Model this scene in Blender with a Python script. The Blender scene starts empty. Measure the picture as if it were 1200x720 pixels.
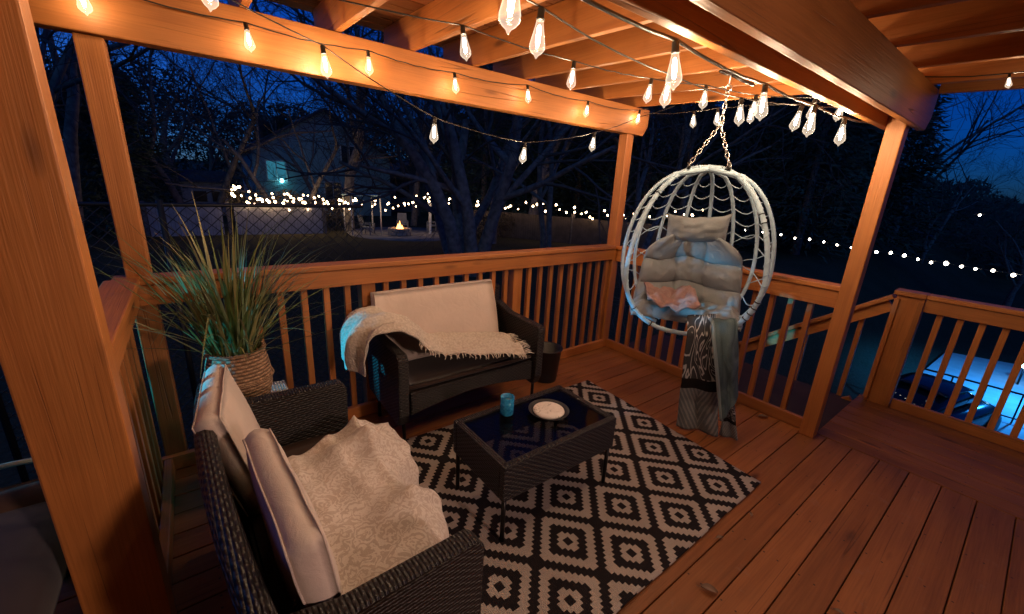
import bpy, math, random
from mathutils import Vector, Matrix, noise
R = math.radians
rnd = random.Random(7)
scene = bpy.context.scene
COL = scene.collection

# ------------------------------------------------------------------ helpers
class MB:
    def __init__(s): s.v = []; s.f = []; s.sm = []
    def add(s, vs, fs, smooth=False):
        b = len(s.v); s.v += [tuple(v) for v in vs]
        for f in fs: s.f.append(tuple(b + i for i in f)); s.sm.append(smooth)
        return s
    def box(s, lo, hi):
        x0, y0, z0 = lo; x1, y1, z1 = hi
        return s.add([(x0,y0,z0),(x1,y0,z0),(x1,y1,z0),(x0,y1,z0),(x0,y0,z1),(x1,y0,z1),(x1,y1,z1),(x0,y1,z1)],
            [(0,3,2,1),(4,5,6,7),(0,1,5,4),(1,2,6,5),(2,3,7,6),(3,0,4,7)])
    def beam(s, a, b, w, h, up=(0,0,1)):
        a, b = Vector(a), Vector(b); d = (b - a).normalized(); u = Vector(up)
        sd = d.cross(u).normalized(); u = sd.cross(d).normalized()
        vs = []
        for p in (a, b):
            for i, j in ((-1,-1),(1,-1),(1,1),(-1,1)): vs.append(p + sd * (i*w/2) + u * (j*h/2))
        return s.add(vs, [(0,1,2,3),(7,6,5,4),(0,4,5,1),(1,5,6,2),(2,6,7,3),(3,7,4,0)])
    def prism(s, poly, axis, lo, hi):
        n = len(poly); vs = []
        for h in (lo, hi):
            for p, q in poly:
                vs.append({'x': (h,p,q), 'y': (p,h,q), 'z': (p,q,h)}[axis])
        fs = [tuple(range(n-1,-1,-1)), tuple(range(n,2*n))] + [(i,(i+1)%n,n+(i+1)%n,n+i) for i in range(n)]
        return s.add(vs, fs)
    def tube(s, pts, rad, n=8, closed=False, caps=True):
        pts = [Vector(p) for p in pts]; m = len(pts)
        rads = rad if isinstance(rad, (list, tuple)) else [rad]*m
        vs = []; prev = None
        for i, p in enumerate(pts):
            if closed: d = pts[(i+1)%m] - pts[i-1]
            else: d = pts[min(i+1,m-1)] - pts[max(i-1,0)]
            if d.length < 1e-9: d = Vector((0,0,1))
            d.normalize()
            if prev is None:
                a = Vector((0,0,1)) if abs(d.z) < .9 else Vector((1,0,0))
                u = d.cross(a).normalized()
            else:
                u = prev - d * prev.dot(d)
                u = u.normalized() if u.length > 1e-6 else d.orthogonal().normalized()
            prev = u; w = d.cross(u)
            for k in range(n):
                t = 2*math.pi*k/n
                vs.append(p + (u*math.cos(t) + w*math.sin(t))*rads[i])
        fs = []
        for i in range(m if closed else m-1):
            j = (i+1) % m
            for k in range(n):
                fs.append((i*n+k, i*n+(k+1)%n, j*n+(k+1)%n, j*n+k))
        if caps and not closed:
            fs += [tuple(range(n-1,-1,-1)), tuple((m-1)*n+k for k in range(n))]
        return s.add(vs, fs, True)
    def lathe(s, prof, c=(0,0,0), n=24):
        vs = []; m = len(prof)
        for r, z in prof:
            for k in range(n):
                t = 2*math.pi*k/n; vs.append((c[0]+r*math.cos(t), c[1]+r*math.sin(t), c[2]+z))
        fs = [(i*n+k, i*n+(k+1)%n, (i+1)*n+(k+1)%n, (i+1)*n+k) for i in range(m-1) for k in range(n)]
        return s.add(vs, fs, True)
    def grid(s, fn, nu, nv):
        vs = [fn(i/nu, j/nv) for i in range(nu+1) for j in range(nv+1)]
        w = nv+1
        return s.add(vs, [(i*w+j, (i+1)*w+j, (i+1)*w+j+1, i*w+j+1) for i in range(nu) for j in range(nv)], True)
    def build(s, name, mat, parent=None, bevel=0, world=True, solid=0, subsurf=0):
        off = Vector((0,0,0))
        if world:
            q = parent
            while q is not None: off += q.location; q = q.parent
        me = bpy.data.meshes.new(name)
        me.from_pydata([tuple(Vector(v)-off) for v in s.v], [], s.f)
        me.polygons.foreach_set('use_smooth', s.sm)
        uv = me.uv_layers.new(name='UVMap')
        for p in me.polygons:
            n = p.normal; a = max(range(3), key=lambda k: abs(n[k]))
            i, j = ((1,2),(0,2),(0,1))[a]
            for li in p.loop_indices:
                co = s.v[me.loops[li].vertex_index]; uv.data[li].uv = (co[i], co[j])
        me.materials.append(mat); me.update()
        o = bpy.data.objects.new(name, me); COL.objects.link(o)
        if parent is not None: o.parent = parent
        if bevel:
            b = o.modifiers.new('Bevel','BEVEL'); b.width = bevel; b.segments = 2; b.limit_method = 'ANGLE'; b.angle_limit = R(40)
        if solid:
            b = o.modifiers.new('Solid','SOLIDIFY'); b.thickness = solid; b.offset = 0
        if subsurf:
            b = o.modifiers.new('Sub','SUBSURF'); b.levels = subsurf; b.render_levels = subsurf
        return o

def tag(o, label=None, cat=None, group=None, kind=None):
    for k, v in (('label',label),('category',cat),('group',group),('kind',kind)):
        if v: o[k] = v
    return o
def thing(name, label, cat, loc=(0,0,0), rz=0, group=None):
    o = bpy.data.objects.new(name, None); COL.objects.link(o); o.location = loc; o.rotation_euler = (0,0,rz)
    o.empty_display_size = .1
    return tag(o, label, cat, group)
def copy_tree(o, parent=None, first=True):
    c = o.copy(); COL.objects.link(c); c.parent = parent
    for ch in list(o.children): copy_tree(ch, c, False)
    return c
def nz(x, y, z=0, f=1.0): return noise.noise(Vector((x*f, y*f, z*f)))

# ------------------------------------------------------------------ materials
def newmat(name):
    m = bpy.data.materials.new(name); m.use_nodes = True
    nt = m.node_tree; b = nt.nodes['Principled BSDF']
    return m, nt, b
def N(nt, t, **kw):
    n = nt.nodes.new(t)
    for k, v in kw.items():
        if k.startswith('i_'):
            key = k[2:]; key = int(key) if key.isdigit() else key
            n.inputs[key].default_value = v
        else: setattr(n, k, v)
    return n
def ramp(nt, fac, stops):
    r = nt.nodes.new('ShaderNodeValToRGB'); e = r.color_ramp.elements
    while len(e) < len(stops): e.new(.5)
    for k, (p, c) in enumerate(stops): e[k].position = p; e[k].color = (*c, 1)
    nt.links.new(fac, r.inputs[0]); return r.outputs[0]
def mixc(nt, fac, a, b, mode='MIX'):
    m = nt.nodes.new('ShaderNodeMix'); m.data_type = 'RGBA'; m.blend_type = mode
    for k, v in ((0,fac),(6,a),(7,b)):
        if hasattr(v, 'links'): nt.links.new(v, m.inputs[k])
        elif isinstance(v, tuple): m.inputs[k].default_value = (*v, 1) if len(v) == 3 else v
        else: m.inputs[k].default_value = v
    return m.outputs[2]
def bump(nt, b, h, strength=.3, dist=.01):
    n = N(nt, 'ShaderNodeBump', i_Strength=strength, i_Distance=dist)
    nt.links.new(h, n.inputs['Height']); nt.links.new(n.outputs[0], b.inputs['Normal']); return n
def plain(name, col, rough=.6, metal=0, var=.15, scale=8, spec=.5, bstr=.1):
    m, nt, b = newmat(name)
    tc = N(nt,'ShaderNodeTexCoord'); no = N(nt,'ShaderNodeTexNoise', i_Scale=scale, i_Detail=5.0)
    nt.links.new(tc.outputs['Object'], no.inputs['Vector'])
    lo = tuple(c*(1-var) for c in col); hi = tuple(min(1,c*(1+var)) for c in col)
    nt.links.new(ramp(nt, no.outputs[0], [(.3,lo),(.7,hi)]), b.inputs['Base Color'])
    b.inputs['Roughness'].default_value = rough; b.inputs['Metallic'].default_value = metal
    b.inputs['Specular IOR Level'].default_value = spec
    n2 = N(nt,'ShaderNodeTexNoise', i_Scale=scale*8, i_Detail=3.0); nt.links.new(tc.outputs['Object'], n2.inputs['Vector'])
    bump(nt, b, n2.outputs[0], bstr, .004)
    return m
def wood(name, axis, light, dark, rough=.5, island=False, wear=0):
    m, nt, b = newmat(name)
    tc = N(nt,'ShaderNodeTexCoord'); oi = N(nt,'ShaderNodeObjectInfo')
    rv = N(nt,'ShaderNodeVectorMath', operation='SCALE'); rv.inputs[0].default_value = (37,53,71)
    if island:
        g = N(nt,'ShaderNodeNewGeometry'); rsrc = g.outputs['Random Per Island']
    else: rsrc = oi.outputs['Random']
    nt.links.new(rsrc, rv.inputs['Scale'])
    ad = N(nt,'ShaderNodeVectorMath', operation='ADD'); nt.links.new(tc.outputs['Object'], ad.inputs[0]); nt.links.new(rv.outputs[0], ad.inputs[1])
    def mapped(al, ac):
        mp = N(nt,'ShaderNodeMapping'); sc = [ac]*3; sc['xyz'.index(axis)] = al; mp.inputs['Scale'].default_value = sc
        nt.links.new(ad.outputs[0], mp.inputs['Vector']); return mp.outputs[0]
    n1 = N(nt,'ShaderNodeTexNoise', i_Scale=1.0, i_Detail=4.0, i_Distortion=.6); nt.links.new(mapped(1.0,16), n1.inputs['Vector'])
    n2 = N(nt,'ShaderNodeTexNoise', i_Scale=1.0, i_Detail=4.0); nt.links.new(mapped(4,150), n2.inputs['Vector'])
    n3 = N(nt,'ShaderNodeTexNoise', i_Scale=2.2, i_Detail=4.0); nt.links.new(ad.outputs[0], n3.inputs['Vector'])
    c = ramp(nt, n1.outputs[0], [(.32,dark),(.62,light)])
    c = mixc(nt, .22, c, ramp(nt, n2.outputs[0], [(.35,tuple(x*.5 for x in dark)),(.6,light)]))
    c = mixc(nt, .55, c, ramp(nt, n3.outputs[0], [(.3,(.72,.72,.72)),(.7,(1.12,1.08,1.04))]), 'MULTIPLY')
    # board to board tone
    rr = N(nt,'ShaderNodeMapRange', i_3=.8, i_4=1.15); nt.links.new(rsrc, rr.inputs[0])
    c = mixc(nt, 1.0, c, rr.outputs[0], 'MULTIPLY')
    # knots
    vo = N(nt,'ShaderNodeTexVoronoi', i_Scale=1.0); nt.links.new(mapped(1.5,5.5), vo.inputs['Vector'])
    kn = N(nt,'ShaderNodeMapRange', i_1=.05, i_2=.13, i_3=1.0, i_4=0.0); nt.links.new(vo.outputs['Distance'], kn.inputs[0])
    c = mixc(nt, kn.outputs[0], c, tuple(x*.35 for x in dark))
    # drying checks along the grain
    n5 = N(nt,'ShaderNodeTexNoise', i_Scale=1.0, i_Detail=1.0, i_Distortion=.0); nt.links.new(mapped(.22,13), n5.inputs['Vector'])
    ck_ = N(nt,'ShaderNodeMapRange', i_1=.0, i_2=.008, i_3=1.0, i_4=0.0); nt.links.new(math_n(nt,'ABSOLUTE', math_n(nt,'SUBTRACT', n5.outputs[0], .5)), ck_.inputs[0])
    n6 = N(nt,'ShaderNodeTexNoise', i_Scale=1.7, i_Detail=2.0); nt.links.new(ad.outputs[0], n6.inputs['Vector'])
    ck2 = N(nt,'ShaderNodeMapRange', i_1=.50, i_2=.58); nt.links.new(n6.outputs[0], ck2.inputs[0])
    chk = math_n(nt,'MULTIPLY', ck_.outputs[0], ck2.outputs[0])
    c = mixc(nt, math_n(nt,'MULTIPLY', chk, .7), c, tuple(x*.25 for x in dark))
    if island:   # screw heads over the framing, two to a board
        sx_ = N(nt,'ShaderNodeSeparateXYZ'); nt.links.new(tc.outputs['Object'], sx_.inputs[0])
        ac_ = sx_.outputs[1 if axis == 'x' else 0]; al_ = sx_.outputs[0 if axis == 'x' else 1]
        fx = math_n(nt,'FRACT', math_n(nt,'DIVIDE', math_n(nt,'ADD', ac_, 14.6), .146))
        fx = math_n(nt,'ABSOLUTE', math_n(nt,'SUBTRACT', math_n(nt,'ABSOLUTE', math_n(nt,'SUBTRACT', fx, (2.0/.146) % 1 if False else .5)), .30))
        fy = math_n(nt,'ABSOLUTE', math_n(nt,'SUBTRACT', math_n(nt,'FRACT', math_n(nt,'DIVIDE', al_, .41)), .5))
        r2 = math_n(nt,'ADD', math_n(nt,'POWER', math_n(nt,'MULTIPLY', fx, .146), 2.0), math_n(nt,'POWER', math_n(nt,'MULTIPLY', fy, .41), 2.0))
        sc_ = math_n(nt,'LESS_THAN', r2, .0045**2)
        c = mixc(nt, math_n(nt,'MULTIPLY', sc_, .8), c, (.03,.02,.016))
    if island: b.inputs['Specular IOR Level'].default_value = .22
    if wear:
        n4 = N(nt,'ShaderNodeTexNoise', i_Scale=9.0, i_Detail=8.0, i_Roughness=.7); nt.links.new(tc.outputs['Object'], n4.inputs['Vector'])
        wr = N(nt,'ShaderNodeMapRange', i_1=.6, i_2=.75, i_3=0.0, i_4=wear); nt.links.new(n4.outputs[0], wr.inputs[0])
        c = mixc(nt, wr.outputs[0], c, (.27,.16,.115))
    nt.links.new(c, b.inputs['Base Color'])
    rg = N(nt,'ShaderNodeMapRange', i_3=rough-.12, i_4=rough+.15); nt.links.new(n3.outputs[0], rg.inputs[0]); nt.links.new(rg.outputs[0], b.inputs['Roughness'])
    hm = N(nt,'ShaderNodeMath', operation='ADD'); nt.links.new(n2.outputs[0], hm.inputs[0]); nt.links.new(n1.outputs[0], hm.inputs[1])
    bump(nt, b, math_n(nt,'SUBTRACT', hm.outputs[0], math_n(nt,'MULTIPLY', chk, 3.0)), .35, .004)
    return m
def emit(name, col, strength, sample='AUTO'):
    m = bpy.data.materials.new(name); m.use_nodes = True; nt = m.node_tree; nt.nodes.clear()
    e = N(nt,'ShaderNodeEmission', i_Strength=strength); e.inputs[0].default_value = (*col,1)
    o = N(nt,'ShaderNodeOutputMaterial'); nt.links.new(e.outputs[0], o.inputs[0])
    m.cycles.emission_sampling = sample
    return m
def math_n(nt, op, a, b=None):
    n = N(nt,'ShaderNodeMath', operation=op)
    for k, v in enumerate((a,b)):
        if v is None: continue
        if hasattr(v,'links'): nt.links.new(v, n.inputs[k])
        else: n.inputs[k].default_value = v
    return n.outputs[0]
def wicker(name, lo, hi, freq=55, rough=.45, bs=.9):
    m, nt, b = newmat(name)
    uv = N(nt,'ShaderNodeUVMap'); sx = N(nt,'ShaderNodeSeparateXYZ'); nt.links.new(uv.outputs[0], sx.inputs[0])
    u = math_n(nt,'MULTIPLY', sx.outputs[0], freq); v = math_n(nt,'MULTIPLY', sx.outputs[1], freq*1.6)
    su = math_n(nt,'ABSOLUTE', math_n(nt,'SINE', math_n(nt,'MULTIPLY',u,math.pi)))
    sv = math_n(nt,'ABSOLUTE', math_n(nt,'SINE', math_n(nt,'MULTIPLY',v,math.pi)))
    ck = math_n(nt,'MODULO', math_n(nt,'ADD', math_n(nt,'FLOOR',u), math_n(nt,'FLOOR',v)), 2.0)
    ck = math_n(nt,'ABSOLUTE', ck)
    h = math_n(nt,'MULTIPLY', sv, math_n(nt,'ADD', .35, math_n(nt,'MULTIPLY', math_n(nt,'ADD', math_n(nt,'MULTIPLY',su,ck), math_n(nt,'MULTIPLY', math_n(nt,'SUBTRACT',1.0,su), math_n(nt,'SUBTRACT',1.0,ck))), .65)))
    tc = N(nt,'ShaderNodeTexCoord'); no = N(nt,'ShaderNodeTexNoise', i_Scale=30.0); nt.links.new(tc.outputs['Object'], no.inputs['Vector'])
    c = ramp(nt, h, [(.05,tuple(x*.4 for x in lo)),(.7,hi)])
    c = mixc(nt, .4, c, ramp(nt, no.outputs[0], [(.3,lo),(.7,hi)]))
    nt.links.new(c, b.inputs['Base Color']); b.inputs['Roughness'].default_value = rough
    bump(nt, b, h, bs, .006)
    return m
def cloth(name, a, c2=None, scale=22, rough=.9, weave=260, pat=None, bs=.25):
    m, nt, b = newmat(name)
    tc = N(nt,'ShaderNodeTexCoord')
    src = tc.outputs['Object']
    no = N(nt,'ShaderNodeTexNoise', i_Scale=5.0, i_Detail=6.0); nt.links.new(src, no.inputs['Vector'])
    c = ramp(nt, no.outputs[0], [(.3,tuple(x*.86 for x in a)),(.7,a)])
    wv = N(nt,'ShaderNodeTexNoise', i_Scale=float(weave), i_Detail=2.0); nt.links.new(src, wv.inputs['Vector'])
    h = wv.outputs[0]
    if pat == 'damask':
        n2 = N(nt,'ShaderNodeTexNoise', i_Scale=float(scale), i_Detail=3.0, i_Distortion=1.2); nt.links.new(src, n2.inputs['Vector'])
        v = N(nt,'ShaderNodeTexVoronoi', i_Scale=float(scale)*.62)
        dv = N(nt,'ShaderNodeVectorMath', operation='MULTIPLY_ADD'); nt.links.new(n2.outputs['Color'], dv.inputs[0]); dv.inputs[1].default_value = (.075,.075,.075); nt.links.new(src, dv.inputs[2])
        nt.links.new(dv.outputs[0], v.inputs['Vector'])
        w2 = math_n(nt,'SINE', math_n(nt,'ADD', math_n(nt,'MULTIPLY', v.outputs['Distance'], 27.0), math_n(nt,'MULTIPLY', n2.outputs[0], 9.0)))
        f = N(nt,'ShaderNodeMapRange', i_1=-.25, i_2=.35); nt.links.new(w2, f.inputs[0])
        c = mixc(nt, f.outputs[0], c, c2)
        h = math_n(nt,'ADD', math_n(nt,'MULTIPLY', f.outputs[0], .6), wv.outputs[0])
    if pat == 'wrinkle':
        n2 = N(nt,'ShaderNodeTexNoise', i_Scale=13.0, i_Detail=5.0, i_Distortion=1.8); nt.links.new(src, n2.inputs['Vector'])
        n3 = N(nt,'ShaderNodeTexNoise', i_Scale=40.0, i_Detail=4.0); nt.links.new(src, n3.inputs['Vector'])
        h = math_n(nt,'ADD', math_n(nt,'MULTIPLY', n2.outputs[0], 2.2), math_n(nt,'ADD', math_n(nt,'MULTIPLY', wv.outputs[0], .3), math_n(nt,'MULTIPLY', n3.outputs[0], .6)))
    if pat == 'knit':
        v = N(nt,'ShaderNodeTexVoronoi', i_Scale=float(scale)); nt.links.new(src, v.inputs['Vector'])
        c = mixc(nt, math_n(nt,'MULTIPLY', v.outputs['Distance'], .9), c, c2)
        h = math_n(nt,'SUBTRACT', 1.0, v.outputs['Distance'])
    nt.links.new(c, b.inputs['Base Color']); b.inputs['Roughness'].default_value = rough
    b.inputs['Specular IOR Level'].default_value = .2
    try: b.inputs['Sheen Weight'].default_value = .15
    except Exception: pass
    bump(nt, b, h, bs, .006 if pat else .002)
    return m

CED_L, CED_D = (.50,.182,.044), (.41,.138,.031)
WX = wood('cedar_x','x',CED_L,CED_D); WY = wood('cedar_y','y',CED_L,CED_D); WZ = wood('cedar_z','z',CED_L,CED_D)
DL, DD = (.335,.124,.040), (.245,.086,.026)
DECKY = wood('deck_boards_y','y',DL,DD,.5,True,.55); DECKX = wood('deck_boards_x','x',DL,DD,.5,True,.5)
ROOFW = wood('roof_boards','y',(.36,.13,.045),(.22,.075,.025),.6,True)
WICK = wicker('dark_wicker',(.005,.0035,.0035),(.016,.010,.009),55,.42)
BASKET = wicker('basket_weave',(.17,.085,.04),(.46,.27,.15),38,.7,1.0)
WWICK = wicker('white_weave',(.35,.35,.34),(.72,.72,.70),45,.6,1.0)
METAL = plain('dark_metal',(.018,.015,.015),.4,.6,.2)
STEEL = plain('galvanised_steel',(.6,.58,.55),.32,.95,.15,40)
CREAM = cloth('cream_canvas',(.66,.54,.47),weave=420,bs=.28,pat='wrinkle')
SEATC = cloth('dark_brown_canvas',(.04,.023,.018),weave=380)
KNIT = cloth('cream_knit',(.68,.60,.52),(.42,.35,.28),70,.95,300,'knit',.6)
DAMASK = cloth('damask',(.70,.62,.55),(.52,.43,.365),22,.85,400,'damask',.3)
FRINGE = cloth('fringe_yarn',(.66,.58,.49),weave=300)
GREYC = cloth('grey_cushion_canvas',(.235,.255,.275),weave=300,bs=.5,pat='wrinkle')
PINK = cloth('pink_fleece',(.33,.205,.185),(.24,.13,.12),45,.95,260,'knit',.5)
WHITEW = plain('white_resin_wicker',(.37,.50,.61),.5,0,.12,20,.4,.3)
BLACKP = plain('black_plastic',(.010,.010,.012),.45,0,.2)
SOCK = plain('socket_rubber',(.015,.012,.01),.5,0,.2)
CABLE = plain('cable_rubber',(.022,.015,.012),.5,0,.2)
GREENP = None

# bulbs
FIL = emit('lit_filament',(1.0,.73,.46),800); FILD = emit('dim_lit_filament',(1.0,.70,.42),165)
def bulbglass():
    m = bpy.data.materials.new('bulb_glass'); m.use_nodes = True; nt = m.node_tree; nt.nodes.clear()
    t = N(nt,'ShaderNodeBsdfTransparent'); t.inputs[0].default_value = (1,.98,.95,1)
    g = N(nt,'ShaderNodeBsdfGlossy', i_Roughness=.1); fr = N(nt,'ShaderNodeLayerWeight', i_Blend=.3)
    m1 = N(nt,'ShaderNodeMixShader'); nt.links.new(math_n(nt,'MULTIPLY', fr.outputs[0], .12), m1.inputs[0]); nt.links.new(t.outputs[0], m1.inputs[1]); nt.links.new(g.outputs[0], m1.inputs[2])
    em = N(nt,'ShaderNodeEmission'); em.inputs[0].default_value = (1,.80,.60,1)   # the inside of the lit glass glows
    nt.links.new(math_n(nt,'ADD', .30, math_n(nt,'MULTIPLY', math_n(nt,'POWER', fr.outputs[1], 2.0), 1.0)), em.inputs[1])
    ad = N(nt,'ShaderNodeAddShader'); nt.links.new(m1.outputs[0], ad.inputs[0]); nt.links.new(em.outputs[0], ad.inputs[1])
    o = N(nt,'ShaderNodeOutputMaterial'); nt.links.new(ad.outputs[0], o.inputs[0]); m.cycles.emission_sampling = 'NONE'; return m
BGLASS = bulbglass()

# ------------------------------------------------------------------ camera
Xc = Vector((.60349007,.25623824,-.75507728)); Yc = Vector((.79574299,-.13306565,.59083553)); Zc = Vector((.05091981,-.95741083,-.28420359))
right = Vector((Xc[0],Yc[0],Zc[0])); up = -Vector((Xc[1],Yc[1],Zc[1])); back = -Vector((Xc[2],Yc[2],Zc[2]))
cam = bpy.data.cameras.new('camera'); co = bpy.data.objects.new('camera', cam); COL.objects.link(co)
mw = Matrix((( right.x, up.x, back.x, 2.608),(right.y, up.y, back.y, -3.376),(right.z, up.z, back.z, 1.6),(0,0,0,1)))
co.matrix_world = mw
cam.sensor_width = 36; cam.lens = 36*480/1200; cam.clip_start = .05; cam.clip_end = 800
scene.camera = co

# ------------------------------------------------------------------ deck floor
def floor_boards(name, mat, axis, c0, c1, l0, l1, pitch, first, gap=.0045, th=.032, top=0.0):
    mb = MB(); k = math.floor((c0-first)/pitch); x = first + k*pitch
    while x < c1 - 1e-6:
        a, b = max(x, c0)+gap/2, min(x+pitch, c1)-gap/2
        dz = rnd.uniform(-.0016,.0016)
        if b - a > .02:
            if axis == 'y': mb.box((a,l0,top-th+dz),(b,l1,top+dz))
            else: mb.box((l0,a,top-th+dz),(l1,b,top+dz))
        x += pitch
    o = mb.build(name, mat, None, bevel=.004); return tag(o, kind='structure')
floor_boards('deck_floor', DECKY, 'y', -.06, 6.0, -6.4, -.005, .146, 2.0)
floor_boards('landing_floor', DECKX, 'x', .0, 1.10, 1.93, 6.0, .146, .0)
tag(MB().box((-.02,-6.3,-.25),(6.0,1.05,-.06)).build('deck_base', plain('deck_framing',(.05,.025,.015),.8), None), kind='structure')

# ------------------------------------------------------------------ porch posts
def post(label, x0, x1, y0, y1, z0, z1, taper=0):
    t = thing('porch_post', label, 'post', ((x0+x1)/2,(y0+y1)/2,z0), group='posts holding up the porch roof')
    MB().box((x0,y0,z0),(x1,y1,z1)).build('shaft', WZ, t, bevel=.006)
    return t
post('thick orange porch post beside the wicker loveseat with the patterned throw, closest to the viewer', .98,1.08,-3.815,-3.62,.001,2.33)
post('pale lit porch post standing behind the tall potted grass', -.115,-.02,-3.67,-3.575,.001,2.108)
post('corner porch post where the two railings meet, behind the hanging chair', -.095,0,-.095,0,.001,2.108)
post('porch post at the top of the stairs, right of the hanging chair', 1.857,1.945,-.115,-.027,.001,2.30)

# ------------------------------------------------------------------ porch roof
roof = thing('porch_roof','open cedar porch roof with exposed joists, hung with lit bulbs','roof',(1,-2,2.1))
def jz(x): return 2.345 - (x-.0)*.045
mb = MB(); mb.prism([(-6.0,2.112),(.13,2.112),(.19,2.19),(.19,2.343),(-6.0,2.343)],'x',-.085,-.0); mb.build('side_beam', WY, roof, bevel=.004)
for a, b in ((1.815,1.853),(1.948,1.986)):
    MB().prism([(-6.0,2.035),(.13,2.035),(.20,2.11),(.20,2.258),(-6.0,2.258)],'x',a,b).build('header_plank', WY, roof, bevel=.004)
for y in [-5.6,-5.17,-4.74,-4.3,-3.9,-3.48,-3.05,-2.62,-2.19,-1.75,-1.31,-.87,-.44,-.01]:
    w = .019; vs = []
    for x in (-.42,5.2):
        z = jz(x)
        vs += [(x,y-w,z+.001),(x,y+w,z+.001),(x,y+w,z+.185),(x,y-w,z+.185)]
    MB().add(vs,[(0,1,2,3),(7,6,5,4),(0,4,5,1),(1,5,6,2),(2,6,7,3),(3,7,4,0)]).build('joist', WX, roof, bevel=.003)
w = .019; vs = []
for x in (1.99,5.2):
    z = jz(x); vs += [(x,.165-w,z-.02),(x,.165+w,z-.02),(x,.165+w,z+.185),(x,.165-w,z+.185)]
MB().add(vs,[(0,1,2,3),(7,6,5,4),(0,4,5,1),(1,5,6,2),(2,6,7,3),(3,7,4,0)]).build('rim_board', WX, roof, bevel=.003)
mb = MB(); x = -.5
while x < 5.2:
    g = .012; z0, z1 = jz(x)+.187, jz(x+.14)+.187
    a, b = x, x+.14-g
    mb.add([(a,-6.2,z0),(b,-6.2,z1),(b,.22,z1),(a,.22,z0),(a,-6.2,z0+.03),(b,-6.2,z1+.03),(b,.22,z1+.03),(a,.22,z0+.03)],
           [(0,3,2,1),(4,5,6,7),(0,1,5,4),(1,2,6,5),(2,3,7,6),(3,0,4,7)])
    x += .14
mb.build('roof_boards', ROOFW, roof)
# roof covering above the boards keeps the sky out of the gaps
MB().prism([(-.55,jz(-.55)+.235),(5.2,jz(5.2)+.235),(5.2,jz(5.2)+.25),(-.55,jz(-.55)+.25)],'y',-6.3,.26).build('roof_felt', plain('roof_felt',(.03,.027,.025),.9), roof)

# ------------------------------------------------------------------ railings
def railing(label, along, c, a, b, inner, bal, posts=(), h=1.085, facz=(.945,1.048)):
    """straight railing; along 'x' or 'y'; c the inner face coordinate, inner = +1/-1 direction towards the deck"""
    W = WX if along == 'x' else WY
    def P(t, d, z): return (t, c + d*inner, z) if along == 'x' else (c + d*inner, t, z)
    def bx(t0,t1,d0,d1,z0,z1):
        p, q = P(t0,d0,z0), P(t1,d1,z1)
        return MB().box(tuple(min(i,j) for i,j in zip(p,q)), tuple(max(i,j) for i,j in zip(p,q)))
    t = thing('deck_railing', label, 'railing', P((a+b)/2,0,0))
    bx(a,b,-.09,.036,h-.034,h).build('cap', W, t, bevel=.006)
    bx(a,b,-.018,.018,facz[0],facz[1]-.001).build('top_board', W, t, bevel=.004)
    bx(a,b,-.018,.018,.004,.088).build('bottom_board', W, t, bevel=.004)
    for s in bal: bx(s-.018,s+.018,-.056,-.020,.03,h-.036).build('baluster', WZ, t, bevel=.003)
    for s in posts: bx(s-.045,s+.045,-.115,-.021,-.2,h-.037).build('rail_post', WZ, t, bevel=.004)
    return t
bals = [y for y in [-3.41+.126*k for k in range(27)] if min(abs(y+2.52),abs(y+1.27)) > .07 and y < -.12]
railing('long orange railing behind the loveseat with the knitted throw','y',0.0,-3.72,-.098,1,bals,(-2.52,-1.27))
railing('short orange railing between the corner post and the stair post, behind the hanging chair','x',-.03,.003,1.854,-1,[.11+.122*k for k in range(14)],(),1.075,(.925,1.038))
railing('short railing beside the potted grass, ending at the thick near post','x',-3.655,.022,.978,1,[.09+.125*k for k in range(7)],())
# landing railing and newel
t = railing('railing along the stair landing at the right, above the dark car','x',1.0,2.145,6.0,-1,[2.24+.111*k for k in range(28)],(3.6,),.965,(.83,.928))
nw = thing('newel_post','broad boxed newel post at the head of the stairs','post',(2.05,1.03,0))
MB().box((1.975,.985,.001),(2.14,1.085,.925)).build('shaft', WZ, nw, bevel=.005)
MB().box((1.955,.962,.928),(2.144,1.11,.965)).build('cap', WX, nw, bevel=.006)
MB().box((1.968,.966,.03),(2.0,.983,.9)).build('trim_strip', WZ, nw, bevel=.003)
MB().box((2.11,.966,.03),(2.142,.983,.9)).build('trim_strip', WZ, nw, bevel=.003)
st = thing('staircase','wooden stairs with a sloping handrail going down behind the short railing','stairs',(1.9,.55,0))
SL = 1.0
for k in range(13):
    zt = -.19*(k+1); xa = 1.925 - .26*(k+1)
    MB().box((xa,.075,zt-.035),(xa+.27,.985,zt)).build('tread', DECKX, st, bevel=.004)
for y in (.03,.995):
    MB().beam((1.95,y+.02,-.12),(-1.42,y+.02,-2.57),.04,.24).build('stringer', WX, st, bevel=.003)
MB().beam((1.955,1.03,.905),(.2,1.03,-.38),.11,.035).build('handrail', WX, st, bevel=.005)
MB().beam((1.955,1.03,.835),(.2,1.03,-.45),.036,.10).build('handrail_board', WX, st, bevel=.003)
for k in range(9):
    x = 1.80 - .18*k; z = .80 - (1.955-x)*.732
    MB().box((x-.018,1.04,z-.86),(x+.018,1.076,z)).build('baluster', WZ, st, bevel=.003)

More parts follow.
